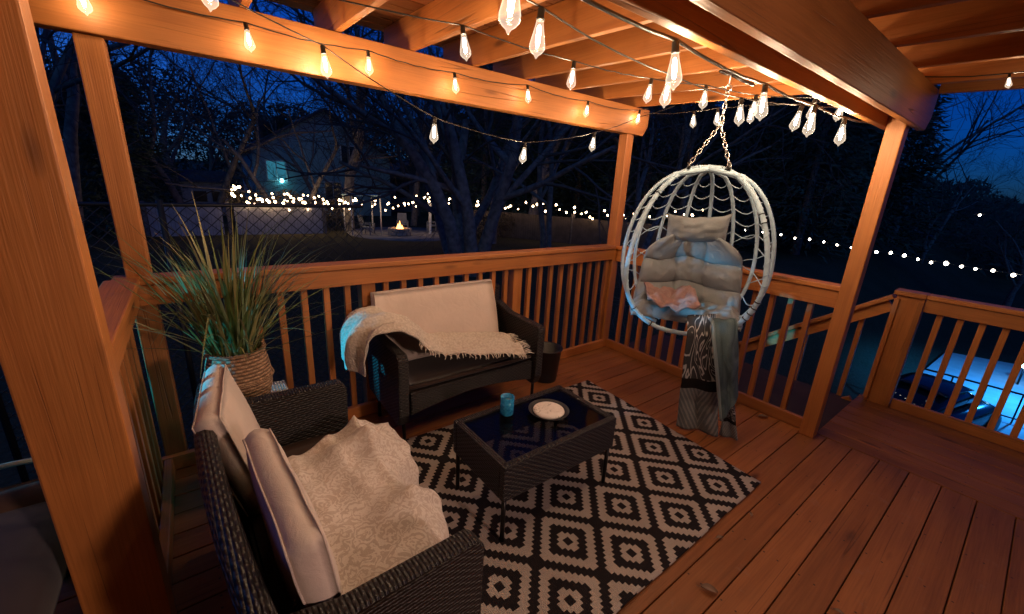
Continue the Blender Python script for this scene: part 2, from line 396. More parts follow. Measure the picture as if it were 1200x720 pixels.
# ------------------------------------------------------------------ rug
def rugmat():
    m, nt, b = newmat('diamond_rug')
    tc = N(nt,'ShaderNodeTexCoord'); s = N(nt,'ShaderNodeSeparateXYZ'); nt.links.new(tc.outputs['Object'], s.inputs[0])
    NX = 11.0
    def q(v, off, half):
        w = math_n(nt,'DIVIDE', math_n(nt,'SUBTRACT', v, off), half)
        w = math_n(nt,'FLOOR', math_n(nt,'MULTIPLY', w, NX))
        return math_n(nt,'DIVIDE', math_n(nt,'ADD', w, .5), NX)
    u = q(s.outputs[0], 1.595, .2125); v = q(s.outputs[1], -1.78, .198)
    def fr(w):
        w = math_n(nt,'FRACT', math_n(nt,'ADD', w, .5))
        return math_n(nt,'ABSOLUTE', math_n(nt,'SUBTRACT', w, .5))
    a = fr(math_n(nt,'MULTIPLY', math_n(nt,'ADD',u,v), .5)); c = fr(math_n(nt,'MULTIPLY', math_n(nt,'SUBTRACT',u,v), .5))
    mm = math_n(nt,'MAXIMUM', a, c)
    r = nt.nodes.new('ShaderNodeValToRGB'); r.color_ramp.interpolation = 'CONSTANT'
    blk, wht = (.022,.018,.020), (.46,.395,.345)
    st_ = [(0,blk),(.05,wht),(.17,blk),(.28,wht),(.435,blk)]
    e = r.color_ramp.elements
    while len(e) < 5: e.new(.5)
    for k,(p,cc) in enumerate(st_): e[k].position = p; e[k].color = (*cc,1)
    nt.links.new(mm, r.inputs[0])
    no = N(nt,'ShaderNodeTexNoise', i_Scale=7.0, i_Detail=6.0); nt.links.new(tc.outputs['Object'], no.inputs['Vector'])
    f = N(nt,'ShaderNodeTexNoise', i_Scale=320.0, i_Detail=2.0); nt.links.new(tc.outputs['Object'], f.inputs['Vector'])
    col = mixc(nt, .8, r.outputs[0], ramp(nt, no.outputs[0], [(.3,(.78,.76,.74)),(.7,(1,1,1))]), 'MULTIPLY')
    col = mixc(nt, .5, col, ramp(nt, f.outputs[0], [(.3,(.6,.6,.6)),(.7,(1.2,1.2,1.2))]), 'MULTIPLY')
    wv = N(nt,'ShaderNodeTexWave', i_Scale=38.0, i_Distortion=.6); wv.bands_direction = 'Y'; nt.links.new(tc.outputs['Object'], wv.inputs['Vector'])
    nt.links.new(col, b.inputs['Base Color']); b.inputs['Roughness'].default_value = .95; b.inputs['Specular IOR Level'].default_value = .1
    h = math_n(nt,'ADD', math_n(nt,'MULTIPLY', wv.outputs[0], .8), f.outputs[0]); bump(nt, b, h, .5, .004)
    return m
cn = [Vector((.43,-3.12)),Vector((1.955,-3.14)),Vector((1.94,-.935)),Vector((.475,-.825))]
def rugtop(u, v):
    p = cn[0]*(1-u)*(1-v)+cn[1]*u*(1-v)+cn[2]*u*v+cn[3]*(1-u)*v
    e = min(u,1-u,v,1-v); wob = .004*nz(p.x,p.y,3,4)
    z = .009 + .003*nz(p.x,p.y,1,2.5) + (.004*nz(p.x*3,p.y*3,2) if e < .03 else 0)
    return (p.x + wob, p.y + wob, z)
rug = MB().grid(rugtop, 60, 80).build('rug', rugmat(), None, solid=.007)
tag(rug, 'black and white diamond patterned rug on the deck under the coffee table', 'rug')

# ------------------------------------------------------------------ loveseats
def sag_cushion(w, h, th, crown=.03, n=14):
    """puffy boxed cushion, local: x width, z height, y thickness, sits on z=0"""
    mb = MB()
    def pt(u, v, side):
        x = (u-.5)*w; z = v*h
        e = (max(0,math.sin(math.pi*u))*max(0,math.sin(math.pi*v)))**.38
        y = side*(th/2 + crown*e - .008*(1-e)) + .006*nz(x,z,side,6)
        k = 1-.018*(1-math.sin(math.pi*v))
        return (x*k, y, z)
    mb.grid(lambda u,v: pt(u,v,1), n, n); b = len(mb.v)
    mb.grid(lambda u,v: pt(u,v,-1), n, n)
    w1 = n+1; off = w1*w1; fs = []
    edge = [i*w1 for i in range(n)] + [n*w1+j for j in range(n)] + [i*w1+n for i in range(n,0,-1)] + [j for j in range(n,0,-1)]
    for i in range(len(edge)):
        a, c = edge[i], edge[(i+1)%len(edge)]; fs.append((a,c))
    K = 4; ctr = Vector((0,0,h/2)); idx = {}
    for e_ in edge:
        pa, pb = Vector(mb.v[e_]), Vector(mb.v[e_+off]); row = [e_]
        o_ = Vector(((1 if pa.x > 0 else -1)*(abs(pa.x) > w*.47), 0, 1 if pa.z > h*.97 else -1 if pa.z < h*.03 else 0))
        for k in range(1,K):
            mb.v.append(tuple(pa.lerp(pb,k/K) + o_*(.013*math.sin(math.pi*k/K)))); row.append(len(mb.v)-1)
        row.append(e_+off); idx[e_] = row
    for a, c in fs:
        ra, rc = idx[a], idx[c]
        for k in range(K): mb.f.append((ra[k],rc[k],rc[k+1],ra[k+1])); mb.sm.append(True)
    return mb
def xf(mb, M):
    mb.v = [tuple(M @ Vector(v)) for v in mb.v]; return mb
def loveseat(label, loc, rz, cushions, hw=.58, bh=.50, by=-.255, brec=8):
    t = thing('loveseat', label, 'loveseat', loc, rz)
    # seat frame with an arched front apron
    mb = MB(); mb.box((-hw+.08,-.24,.30),(hw-.08,.2,.365))
    q_ = hw-.08; ap = [(-q_,.37),(-q_,.22)] + [(-q_+2*q_*k/12, .22+.055*math.sin(math.pi*k/12)) for k in range(1,12)] + [(q_,.22),(q_,.37)]
    mb.prism(ap,'y',.20,.235); mb.prism(ap,'y',-.275,-.242)
    mb.build('seat_frame', WICK, t, bevel=.008, world=False)
    for s in (-1,1):
        arm = [(-.275,.20),(.225,.17),(.255,.24),(.262,.60),(.235,.635),(-.12,.645),(-.30,.70),(-.315,.62)]
        mb = MB().prism(arm,'x',min(s*(hw-.062),s*(hw+.005)),max(s*(hw-.062),s*(hw+.005))); mb.build('arm', WICK, t, bevel=.010, world=False)
    M = Matrix.Translation((0,by,.30)) @ Matrix.Rotation(R(brec),4,'X')
    mb = MB(); mb.grid(lambda u,v: ((u-.5)*(hw*2-.01), -.015-.03*(1-(2*u-1)**2), v*(bh+.035*(1-(2*u-1)**2))), 18, 8)
    xf(mb, M); mb.build('backrest', WICK, t, world=False, solid=.045)
    mb = MB(); mb.tube([M @ Vector(((u/18-.5)*(hw*2-.01), -.015-.03*(1-(2*u/18-1)**2), bh+.035*(1-(2*u/18-1)**2))) for u in range(19)], .030, 8)
    mb.build('back_rim', WICK, t, world=False)
    c = xf(sag_cushion(hw*2-.165,.43,.045,.012), Matrix.Translation((0,.205,.392)) @ Matrix.Rotation(R(90),4,'X')); c.build('seat_cushion', SEATC, t, world=False)
    for x, wd, tilt, hgt, y, rz2 in cushions:
        M = Matrix.Translation((x,y,.425)) @ Matrix.Rotation(R(rz2),4,'Z') @ Matrix.Rotation(R(tilt),4,'X')
        cu_ = xf(sag_cushion(wd,hgt,.085,.018), M).build('back_cushion', CREAM, t, world=False)
        for sd in (-1,1):
            loop = []
            for q in range(60):
                a = q/60*4; k_ = int(a); f_ = a-k_
                u_, v_ = ((f_,0),(1,f_),(1-f_,1),(0,1-f_))[k_]
                x_ = (u_-.5)*wd; z_ = v_*hgt; kk = 1-.018*(1-math.sin(math.pi*v_))
                loop.append(M @ Vector((x_*kk, sd*(.0425-.006)+.006*nz(x_,z_,sd,6), z_)))
            MB().tube(loop,.0030,6,True).build('piping', CREAM, cu_, world=False)
    for x in (-hw+.04,hw-.04):
        for y in (-.22,.21):
            MB().tube([(x,y,.001),(x,y,.24)], .012, 8).build('leg', METAL, t, world=False)
    return t
loveseat('dark wicker loveseat against the long railing with one wide cream back cushion',(.285,-2.0,0), R(-90), [(.055,.93,16,.47,-.13,0)], .555)
loveseat('dark wicker loveseat with two cream back cushions, seen from its end beside the near post',(1.265,-3.125,0.012), R(2.5), [(-.36,.46,15,.40,-.165,-8),(.255,.53,8,.385,-.125,1)], .60, .44, -.222, 5)

# throw on the far loveseat
def along(pts, t):
    n = len(pts)-1; f = min(max(t,0),1)*n; i = min(int(f), n-1); a = f-i
    p0 = Vector(pts[max(i-1,0)]); p1 = Vector(pts[i]); p2 = Vector(pts[i+1]); p3 = Vector(pts[min(i+2,n)])
    return .5*((2*p1)+(p2-p0)*a+(2*p0-5*p1+4*p2-p3)*a*a+(3*p1-p0-3*p2+p3)*a**3)
th1 = thing('throw_blanket','crumpled cream knitted throw trailing over the arm and seat of the far loveseat','blanket',(.3,-2.2,.45))
path = [(.22,-2.69,.50),(.22,-2.68,.62),(.23,-2.63,.71),(.25,-2.54,.735),(.26,-2.45,.70),(.27,-2.34,.60),(.30,-2.2,.525),(.33,-2.02,.50),(.355,-1.84,.485),(.375,-1.70,.47),(.385,-1.62,.462)]
def throw(u, v):
    c = along(path, u); d = (along(path, min(u+.02,1)) - along(path, max(u-.02,0))).normalized()
    side = Vector((1,0,0)); side = (side - d*side.dot(d)).normalized(); nrm = side.cross(d) * -1
    if nrm.z < 0 and u > .3: nrm = -nrm
    nrm = d.cross(side); 
    if nrm.dot(Vector((0,-.6 if u < .25 else 0,1))) < 0: nrm = -nrm
    wd = .205 + .03*math.sin(u*3) - .03*u + .018*nz(u*6,v*1.5,4)
    s = (v-.5)*2
    h = .040*(.5+.5*math.sin(s*6.5+1.6*math.sin(u*4)+2.2*nz(u*2.6,v*1.4,1))) + .030*nz(u*7,v*4,2) + .010*nz(u*19,v*12,9) + .045*(1-s*s)
    h *= (1 - .5*max(0,u-.75)*4*.6)
    return c + side*(s*wd) + nrm*max(h,.0)
MB().grid(throw, 90, 44).build('fabric', KNIT, th1, solid=.008)
mb = MB()
for k in range(60):
    v = (k+.5)/60; p = Vector(throw(1, v)); q = p + Vector((rnd.uniform(-.02,.02),rnd.uniform(.045,.085),-.008)); q.z = max(q.z,.445+rnd.uniform(0,.012))
    m_ = (p+q)/2 + Vector((rnd.uniform(-.012,.012),0,.01)); mb.tube([p,m_,q],[.0026,.003,.002],5)
for k in range(56):
    u = .45+.55*k/56; p = Vector(throw(u, 1)); q = p + Vector((rnd.uniform(.012,.04),rnd.uniform(-.025,.03),-.02)); q.z = max(q.z,.44)
    mb.tube([p,(p+q)/2+Vector((0,0,.006)),q],[.0026,.003,.002],5)
mb.build('fringe', FRINGE, th1)

# patterned blanket over the near loveseat
th2 = thing('throw_blanket','pale floral damask throw spread over the seat of the near loveseat','blanket',(1.3,-3.0,.45))
prof = [(-3.30,.635),(-3.255,.53),(-3.18,.485),(-3.06,.49),(-2.95,.505),(-2.88,.49),(-2.835,.41),(-2.825,.29),(-2.82,.16),(-2.80,.10)]
def thr2(u, v):
    p = along([(0,a,b) for a,b in prof], u)
    x0 = .99 + .08*nz(u*2,0,3) - .10*math.sin(math.pi*min(u,1))*.6 + .18*max(0,.35-u)
    x1 = 1.72 + .03*nz(u*3,5,3)
    if u > .62: x0 += (u-.62)*.5; x1 += .02
    x = x0 + (x1-x0)*v
    fold = math.sin(v*9+1.2+2.0*nz(v*2,u*1.2,7))
    a = .012 + .028*min(1,max(0,(u-.35)/.35))
    n = Vector((0,.25 if u < .55 else .95,1 if u < .55 else .2)).normalized()
    h = a*fold + .02*nz(u*4,v*4,1) + .010*nz(u*11,v*11,2) + .012
    wob = .05*nz(v*2.2,0,11)
    for c_,wd_,am_ in ((.50,.030,.055),(.59,.026,.075),(.69,.030,.065),(.38,.045,.035),(.25,.04,.022),(.84,.04,.04)):
        h += am_*math.exp(-abs((u-c_-wob-(.10*(v-.5) if c_ < .55 else .04*math.sin(v*5)))/wd_)**1.25)*(.45+.55*math.sin(v*3.0+c_*4))
    # raised crease running from the far front corner across the seat
    d = abs((v-.22) - .28*(u-.45)); h += .055*math.exp(-(d/.075)**2)*max(0,min(1,(u-.15)/.25))
    d = abs((v-.70) + .35*(u-.45)); h += .035*math.exp(-(d/.05)**2)*max(0,min(1,(u-.3)/.3))
    q = Vector((x,p.y,p.z)) + n*max(h,-.005)
    if q.y < -2.86: q.z = max(q.z,.452)
    return q
MB().grid(thr2, 80, 70).build('fabric', DAMASK, th2, solid=.008)
mb = MB()
for k in range(54):
    u = .02+.6*k/54; p = Vector(thr2(u,1)); d = Vector((rnd.uniform(.03,.06),rnd.uniform(-.02,.02),-.006)); q = p+d
    mb.tube([p,(p+q)/2+Vector((0,0,.006)),q],[.0028,.003,.0018],5)
mb.build('fringe', FRINGE, th2)

# ------------------------------------------------------------------ coffee table
ct = thing('coffee_table','low black wicker coffee table with an inset dark glass top','table',(1.21,-2.075,0.012))
x0,x1,y0,y1 = .985,1.435,-2.45,-1.70
for a,b in (((x0,y0),(x0+.035,y1)),((x1-.035,y0),(x1,y1))): MB().box((a[0],a[1],.245),(b[0],b[1],.43)).build('apron', WICK, ct, bevel=.006)
for a,b in (((x0+.036,y0),(x1-.036,y0+.035)),((x0+.036,y1-.035),(x1-.036,y1))): MB().box((a[0],a[1],.245),(b[0],b[1],.43)).build('apron', WICK, ct, bevel=.006)
gm = bpy.data.materials.new('smoked_glass'); gm.use_nodes = True; nt = gm.node_tree; nt.nodes.clear()
tr_ = N(nt,'ShaderNodeBsdfTransparent'); tr_.inputs[0].default_value = (.42,.42,.44,1); gl_ = N(nt,'ShaderNodeBsdfGlossy', i_Roughness=.05)
fr_ = N(nt,'ShaderNodeFresnel', i_IOR=1.5); ms_ = N(nt,'ShaderNodeMixShader'); nt.links.new(math_n(nt,'MULTIPLY',fr_.outputs[0],.3), ms_.inputs[0]); nt.links.new(tr_.outputs[0], ms_.inputs[1]); nt.links.new(gl_.outputs[0], ms_.inputs[2])
df_ = N(nt,'ShaderNodeBsdfDiffuse'); df_.inputs[0].default_value = (.02,.018,.018,1); tc = N(nt,'ShaderNodeTexCoord'); no = N(nt,'ShaderNodeTexNoise', i_Scale=9.0, i_Detail=6.0); nt.links.new(tc.outputs['Object'], no.inputs['Vector'])
m2_ = N(nt,'ShaderNodeMixShader'); mr = N(nt,'ShaderNodeMapRange', i_1=.3, i_2=.8, i_3=.06, i_4=.2); nt.links.new(no.outputs[0], mr.inputs[0]); nt.links.new(mr.outputs[0], m2_.inputs[0]); nt.links.new(ms_.outputs[0], m2_.inputs[1]); nt.links.new(df_.outputs[0], m2_.inputs[2])
mo_ = N(nt,'ShaderNodeOutputMaterial'); nt.links.new(m2_.outputs[0], mo_.inputs[0])
MB().box((x0+.037,y0+.037,.413),(x1-.037,y1-.037,.421)).build('glass_top', gm, ct, bevel=.002)
for x in (x0+.02,x1-.02):
    for y in (y0+.02,y1-.02): MB().tube([(x,y,.013),(x,y,.25)], .011, 8).build('leg', METAL, ct)
# candle
cj = thing('candle_jar','blue glass candle jar standing on the coffee table','candle',(1.07,-2.17,.421))
jm, nt, b = newmat('blue_jar_glass'); b.inputs['Base Color'].default_value = (.02,.30,.62,1); b.inputs['Roughness'].default_value = .12; b.inputs['Transmission Weight'].default_value = .25
no = N(nt,'ShaderNodeTexNoise', i_Scale=60.0); tc = N(nt,'ShaderNodeTexCoord'); nt.links.new(tc.outputs['Object'], no.inputs['Vector']); nt.links.new(ramp(nt,no.outputs[0],[(.35,(.01,.22,.5)),(.65,(.05,.42,.75))]), b.inputs['Base Color'])
MB().lathe([(0,.0015),(.034,.0015),(.037,.006),(.037,.104),(.034,.104),(.033,.012),(0,.010)],(1.07,-2.17,.421),28).build('jar', jm, cj)
MB().lathe([(0,.013),(.0325,.013),(.0325,.072),(.03,.074),(0,.073)],(1.07,-2.17,.421),24).build('wax', plain('blue_wax',(.12,.45,.62),.5), cj)
MB().tube([(1.07,-2.17,.494),(1.072,-2.169,.506)],.0015,6).build('wick', BLACKP, cj)
# dish
ds = thing('dish','black dish holding a round white stone disc on the coffee table','dish',(1.19,-1.975,.421))
MB().lathe([(0,.001),(.07,.001),(.10,.016),(.112,.026),(.109,.028),(.092,.013),(0,.010)],(1.19,-1.975,.421),40).build('bowl', BLACKP, ds)
wm, nt, b = newmat('white_stone'); tc = N(nt,'ShaderNodeTexCoord'); no = N(nt,'ShaderNodeTexNoise', i_Scale=26.0, i_Detail=6.0, i_Distortion=1.5); nt.links.new(tc.outputs['Object'], no.inputs['Vector'])
nt.links.new(ramp(nt,no.outputs[0],[(.30,(.06,.05,.045)),(.40,(.74,.66,.58)),(.7,(.82,.75,.68))]), b.inputs['Base Color'])
MB().lathe([(0,.0115),(.083,.0115),(.086,.0165),(.083,.024),(.06,.026),(0,.026)],(1.19,-1.975,.421),40).build('disc', wm, ds)

# ------------------------------------------------------------------ bin
bn = thing('bin','small black bin on the deck at the right end of the far loveseat','bin',(.24,-1.12,0))
MB().lathe([(0,.002),(.095,.002),(.10,.01),(.125,.285),(.131,.29),(.128,.296),(.118,.293),(.093,.014),(0,.012)],(.24,-1.12,0),28).build('body', BLACKP, bn)
MB().tube([(.24+.13*math.cos(k/24*6.283),-1.12+.13*math.sin(k/24*6.283),.292) for k in range(24)],.006,6,True).build('rim', BLACKP, bn)

# ------------------------------------------------------------------ side table + potted grass
sx, sy = .31, -3.25
sd = thing('side_table','white woven side table under the basket of tall grass','table',(sx,sy,0))
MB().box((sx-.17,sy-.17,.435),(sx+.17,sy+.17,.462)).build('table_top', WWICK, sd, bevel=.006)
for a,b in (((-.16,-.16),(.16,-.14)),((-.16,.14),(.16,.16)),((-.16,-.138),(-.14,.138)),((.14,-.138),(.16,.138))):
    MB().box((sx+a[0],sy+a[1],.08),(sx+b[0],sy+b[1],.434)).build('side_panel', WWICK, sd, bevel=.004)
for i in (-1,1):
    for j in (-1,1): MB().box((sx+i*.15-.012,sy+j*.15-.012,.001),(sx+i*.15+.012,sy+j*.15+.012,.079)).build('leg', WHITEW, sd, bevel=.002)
pg = thing('potted_grass','tall ornamental grass in a round woven basket by the pale post','plant',(sx,sy,.462))
bx_, by_, bz_ = .34, -3.295, .463
bprof = [(0,.002),(.10,.002),(.118,.03),(.138,.11),(.140,.18),(.130,.25),(.118,.295),(.122,.312),(.112,.314),(.108,.29),(.12,.19),(.11,.06),(0,.03)]
mb = MB(); mb.lathe(bprof,(bx_,by_,bz_),40)
bo = mb.build('basket', BASKET, pg)
# cylindrical weave coordinates
uvl = bo.data.uv_layers[0]
for p in bo.data.polygons:
    an = [math.atan2(bo.data.vertices[bo.data.loops[l].vertex_index].co.y-(by_-sy), bo.data.vertices[bo.data.loops[l].vertex_index].co.x-(bx_-sx)) for l in p.loop_indices]
    if max(an)-min(an) > 3: an = [a+6.28318 if a < 0 else a for a in an]
    for l, a in zip(p.loop_indices, an): uvl.data[l].uv = (a*.155, bo.data.vertices[bo.data.loops[l].vertex_index].co.z)
mb = MB()
for zz, rr in ((.306,.121),(.16,.142)): mb.tube([(bx_+rr*math.cos(k/32*6.283),by_+rr*math.sin(k/32*6.283),bz_+zz) for k in range(32)],.008,6,True)
mb.build('basket_rim', BASKET, pg)
MB().lathe([(0,.255),(.118,.26)],(bx_,by_,bz_),20).build('soil', plain('potting_soil',(.03,.02,.014),.95), pg)
def leafmat():
    m, nt, b = newmat('grass_blades')
    g = N(nt,'ShaderNodeNewGeometry')
    c = ramp(nt, g.outputs['Random Per Island'], [(0,(.07,.12,.03)),(.35,(.14,.18,.05)),(.6,(.26,.23,.09)),(.8,(.09,.18,.09)),(1,(.34,.31,.15))])
    tc = N(nt,'ShaderNodeTexCoord'); no = N(nt,'ShaderNodeTexNoise', i_Scale=12.0, i_Detail=4.0); nt.links.new(tc.outputs['Object'], no.inputs['Vector'])
    c = mixc(nt, .6, c, ramp(nt, no.outputs[0], [(.3,(.6,.6,.6)),(.7,(1.2,1.2,1.2))]), 'MULTIPLY')
    nt.links.new(c, b.inputs['Base Color']); b.inputs['Roughness'].default_value = .45
    return m
GRASSB = leafmat()
def blade(mb, base, az, L, lean, droop, w, kink=None):
    p = Vector(base); el = R(90-lean); n = 9; pts = []
    dirv = Vector((math.cos(az),math.sin(az),0)); sidev = Vector((-math.sin(az),math.cos(az),0))
    tw = rnd.uniform(-.6,.6)
    for k in range(n+1):
        pts.append(p.copy()); t = k/n
        e = el - R(droop)*t*t
        if kink and t > kink: e -= R(95)
        p = p + (dirv*math.cos(e)+Vector((0,0,1))*math.sin(e))*(L/n)
    vs = []; fs = []
    for k, q in enumerate(pts):
        t = k/n; ww = w*(1-t**2.2)*(.6+.4*min(1,t*4))+.0004
        sd_ = (sidev*math.cos(tw)+dirv.cross(sidev)*math.sin(tw)*.5).normalized()
        vs += [q-sd_*ww+Vector((0,0,ww*.5)), q, q+sd_*ww+Vector((0,0,ww*.5))]
    for k in range(n):
        a = k*3; fs += [(a,a+1,a+4,a+3),(a+1,a+2,a+5,a+4)]
    mb.add(vs, fs, True)
mb = MB()
for k in range(175):
    az = rnd.uniform(0,6.283); r_ = .09*math.sqrt(rnd.random())
    big = rnd.random()
    blade(mb,(bx_+r_*math.cos(az),by_+r_*math.sin(az),bz_+.262), az+rnd.gauss(0,.35), rnd.uniform(.38,.66) if big < .72 else rnd.uniform(.62,.85), abs(rnd.gauss(0,15))+r_*110, rnd.uniform(5,75), rnd.uniform(.0042,.0078))
for k in range(26):
    az = rnd.uniform(0,6.283); blade(mb,(bx_,by_,bz_+.262), az, rnd.uniform(.5,.72), rnd.uniform(38,62), rnd.uniform(20,70), rnd.uniform(.003,.005))
for az, L, ln, dr, kk in ((R(-20),.62,30,25,.55),(R(200),.60,42,10,None),(R(228),.55,45,10,.5),(R(262),.5,40,20,.5),(R(55),.70,55,25,None),(R(48),.62,66,12,None),(R(80),.72,40,12,None),(R(20),.5,60,40,None)):
    blade(mb,(bx_+.05*math.cos(az),by_+.05*math.sin(az),bz_+.262), az, L, ln, dr, .0065, kk)
mb.build('blades', GRASSB, pg)

# ------------------------------------------------------------------ hanging egg chair
EC = Vector((1.17,-.72,0)); fa = Vector((.52,-.854,0)).normalized(); ua = Vector((0,0,1)).cross(fa).normalized()   # ua: towards picture right
if ua.x < 0: ua = -ua
def E_(u, w, v): return EC + ua*u + fa*w + Vector((0,0,v))
ZB, ZT = .70, 1.775
def rimpt(t):   # t angle; 0 = right, 90 top
    c, s = math.cos(t), math.sin(t)
    hz = (ZT-ZB)/2; zc = (ZT+ZB)/2 - .06
    v = zc + (hz+.06 if s > 0 else hz-.06)*s
    uw = (.400 - .042*s)*(abs(c)**.80)*(1 if c > 0 else -1)
    w = .10 + .12*math.cos((v-zc)/hz*1.5) + (.02 if s < 0 else -.10*s*s)
    return E_(uw, w, v)
egg = thing('hanging_chair','white woven egg chair hanging on a chain from the porch roof','hanging chair',tuple(E_(0,0,ZB)))
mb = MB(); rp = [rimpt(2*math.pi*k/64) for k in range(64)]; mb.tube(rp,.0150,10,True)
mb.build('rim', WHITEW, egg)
mb = MB(); hp = []   # one long cane strip wound round the rim
for k in range(64*14):
    f_ = k/14; i = int(f_) % 64; p = rp[i].lerp(rp[(i+1)%64], f_-int(f_)); d = (rp[(i+1)%64]-rp[i]).normalized()
    a = d.cross(fa).normalized(); b_ = d.cross(a); an = f_*6.283*.75
    hp.append(p + (a*math.cos(an)+b_*math.sin(an))*.0155)
mb.tube(hp,.0032,4,True)
mb.build('rim_wrap', WHITEW, egg)
for k in (5,6,14,24,40,44,57,58,59,60):
    p = (rp[k]+rp[k])/2; d = (rp[(k+1)%64]-rp[k-1]).normalized(); a = d.orthogonal().normalized(); b_ = d.cross(a)
    MB().tube([p + (a*math.cos(q/10*6.283)+b_*math.sin(q/10*6.283))*.0175 for q in range(10)],.0040,4,True).build('tie', BLACKP, egg)
def shell(phi, t):
    """phi: -90 (left) .. 90 (right) around the back, t 0 bottom .. 1 top"""
    v = ZB+.01 + (ZT-ZB-.02)*t
    zc = .44; r = math.sqrt(max(0,1-((t-zc)/(1-zc if t > zc else zc))**2)) if True else 0
    r = r**.8
    return E_(.45*r*math.sin(phi), .02+.10*(1-t)*r - .44*r*math.cos(phi), v)
phis = [R(a) for a in (-92,-60,-34,-11,11,34,60,92)]
for ph in phis:
    pts = [shell(ph, .02+.98*k/26) for k in range(27)]
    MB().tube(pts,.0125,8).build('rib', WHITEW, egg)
mb = MB()
for lv in range(12):
    t = .08 + .90*lv/11.6
    for i in range(len(phis)-1):
        a, b_ = phis[i], phis[i+1]
        st_ = .0
        if lv in (3,4,5,6): # zig-zag cells
            t2 = t+.075 if (i+lv) % 2 else t-.075
            mb.tube([shell(a+(b_-a)*k/6, max(.02,min(.99,t+(t2-t)*math.sin(math.pi*k/12)))) for k in range(7)],.0036,5,caps=False)
        else:
            mb.tube([shell(a+(b_-a)*k/8, max(.02,t-.036*math.sin(math.pi*k/8))) for k in range(9)],.0036,5,caps=False)
mb.build('weave', WHITEW, egg)
mb = MB(); mb.tube([shell(R(-92)+R(184)*k/30,.05) for k in range(31)],.010,8)
mb.build('base_ring', WHITEW, egg)
# tufted cushion
def cush(u, v):
    s = (u-.5)*2; T = v
    # path from seat front up the back
    if T < .38:
        k = T/.38; w = .06 - .26*k; z = ZB+.050+.025*k + .05*abs(s)**2
    else:
        k = (T-.38)/.62; w = -.20 - .10*math.sin(k*2.2) + .02*k; z = ZB+.075 + .545*k
    half = .335 + .02*math.sin(T*5) - (.16*((T-.80)/.20)**2.2 if T > .80 else 0)
    wrap = .16*abs(s)**2.2
    rows, cols = 5.0, 3.0
    uu = u + .04*nz(u*2.2,v*4.5,8); vv = v + .022*nz(u*4,v*3.5,9) + .012*math.sin(u*math.pi*cols)
    cu, cv = (uu*cols) % 1, (vv*rows) % 1
    rv = abs(math.sin(math.pi*cv))**.42; dc = min(cu,1-cu); dr = min(cv,1-cv)
    puff = rv*(1-.55*math.exp(-(dc/.10)**2)*math.exp(-(dr/.42)**2)) - .30*math.exp(-(dc*dc+dr*dr)/.016) + .10*nz(uu*10+3*cv,vv*14,6)*(1-dr)
    h = .012 + .068*puff + .016*nz(u*6,v*8,5) + .006*nz(u*19,v*24,4)
    ed = min(u,1-u,v,1-v)
    if ed < .06: h *= math.sqrt(max(0,ed/.06))
    if T < .30: n = Vector((0,0,1))
    elif T < .46:
        f_ = (T-.30)/.16; n = (Vector((0,0,1))*(1-f_)+fa*f_).normalized()
    else: n = fa*.97+Vector((0,0,.2))
    p = E_(s*half, w + wrap, z); n = (n - ua*s*.35).normalized()
    return p + n*h
mb = MB(); mb.grid(cush, 78, 120); mb.build('seat_cushion', GREYC, egg, solid=.02)
def pil(sgn):
    def f(u, v):
        s = (u-.5)*2; t = (v-.5)*2
        e = max(0,(1-abs(s)**3.2))*max(0,(1-abs(t)**2.6)); pinch = 1 + .10*abs(s)**4
        return E_(s*.195*(1+.06*abs(t)**3), -.19+.02*t + sgn*(.085*e**.7) + .016*nz(s*3,t*3,sgn*2) , ZB+.665 + t*(.090+.02*abs(s)**4)*pinch + .012*s + .008*nz(s*2.5,t,3))
    return f
mb = MB(); mb.grid(pil(1),30,16); mb.grid(pil(-1),30,16); mb.build('head_pillow', GREYC, egg)
# chain
HK = Vector((1.215,-.745,2.29)); AP = Vector((1.205,-.74,2.02))
def link(mb, c, d, L=.034, W=.010, r=.0036, rot=0):
    d = d.normalized(); a = d.orthogonal().normalized(); b_ = d.cross(a); s = a*math.cos(rot)+b_*math.sin(rot)
    pts = []
    for q in range(14):
        an = q/14*6.283; cx, sy_ = math.cos(an), math.sin(an)
        pts.append(c + d*((L/2-W)*(1 if sy_ > 0 else -1)*(1 if abs(sy_) > .01 else 0) + W*sy_) + s*(W*cx))
    mb.tube(pts, r, 6, True)
mb = MB()
def chain(a, b):
    n = max(2,int((b-a).length/.030))
    for k in range(n+1): link(mb, a+(b-a)*(k/n), b-a, rot=(k%2)*math.pi/2)
chain(HK+Vector((0,0,-.10)), AP)
cl, cr = shell(R(-60),.985)+Vector((0,0,.012)), shell(R(60),.985)+Vector((0,0,.012))
cl = E_(-.12,.03,ZT+.012); cr = E_(.11,.03,ZT+.012)
chain(AP, cl); chain(AP, cr)
mb.build('chain', STEEL, egg)
mb = MB(); mb.tube([HK+Vector((0,0,.05)),HK+Vector((0,0,-.055))],.005,8)
mb.tube([HK+Vector((.017*math.cos(q/16*6.283),0,-.072+.017*math.sin(q/16*6.283))) for q in range(16)],.005,6,True)
mb.build('hook', STEEL, egg)
mb = MB()
for c in (cl,cr): mb.tube([c+Vector((0,0,-.03)),c+Vector((0,0,.012))],.012,8)
mb.build('chain_cuff', BLACKP, egg)
mb = MB(); mb.tube([(1.215,-.87,2.285),(1.215,-.80,2.285),(1.215,-.745,2.292)],.009,6); mb.tube([(1.215,-.745,2.292),(1.215,-.62,2.285),(1.215,-.44,2.285)],.009,6); mb.build('hanger_bar', METAL, egg)
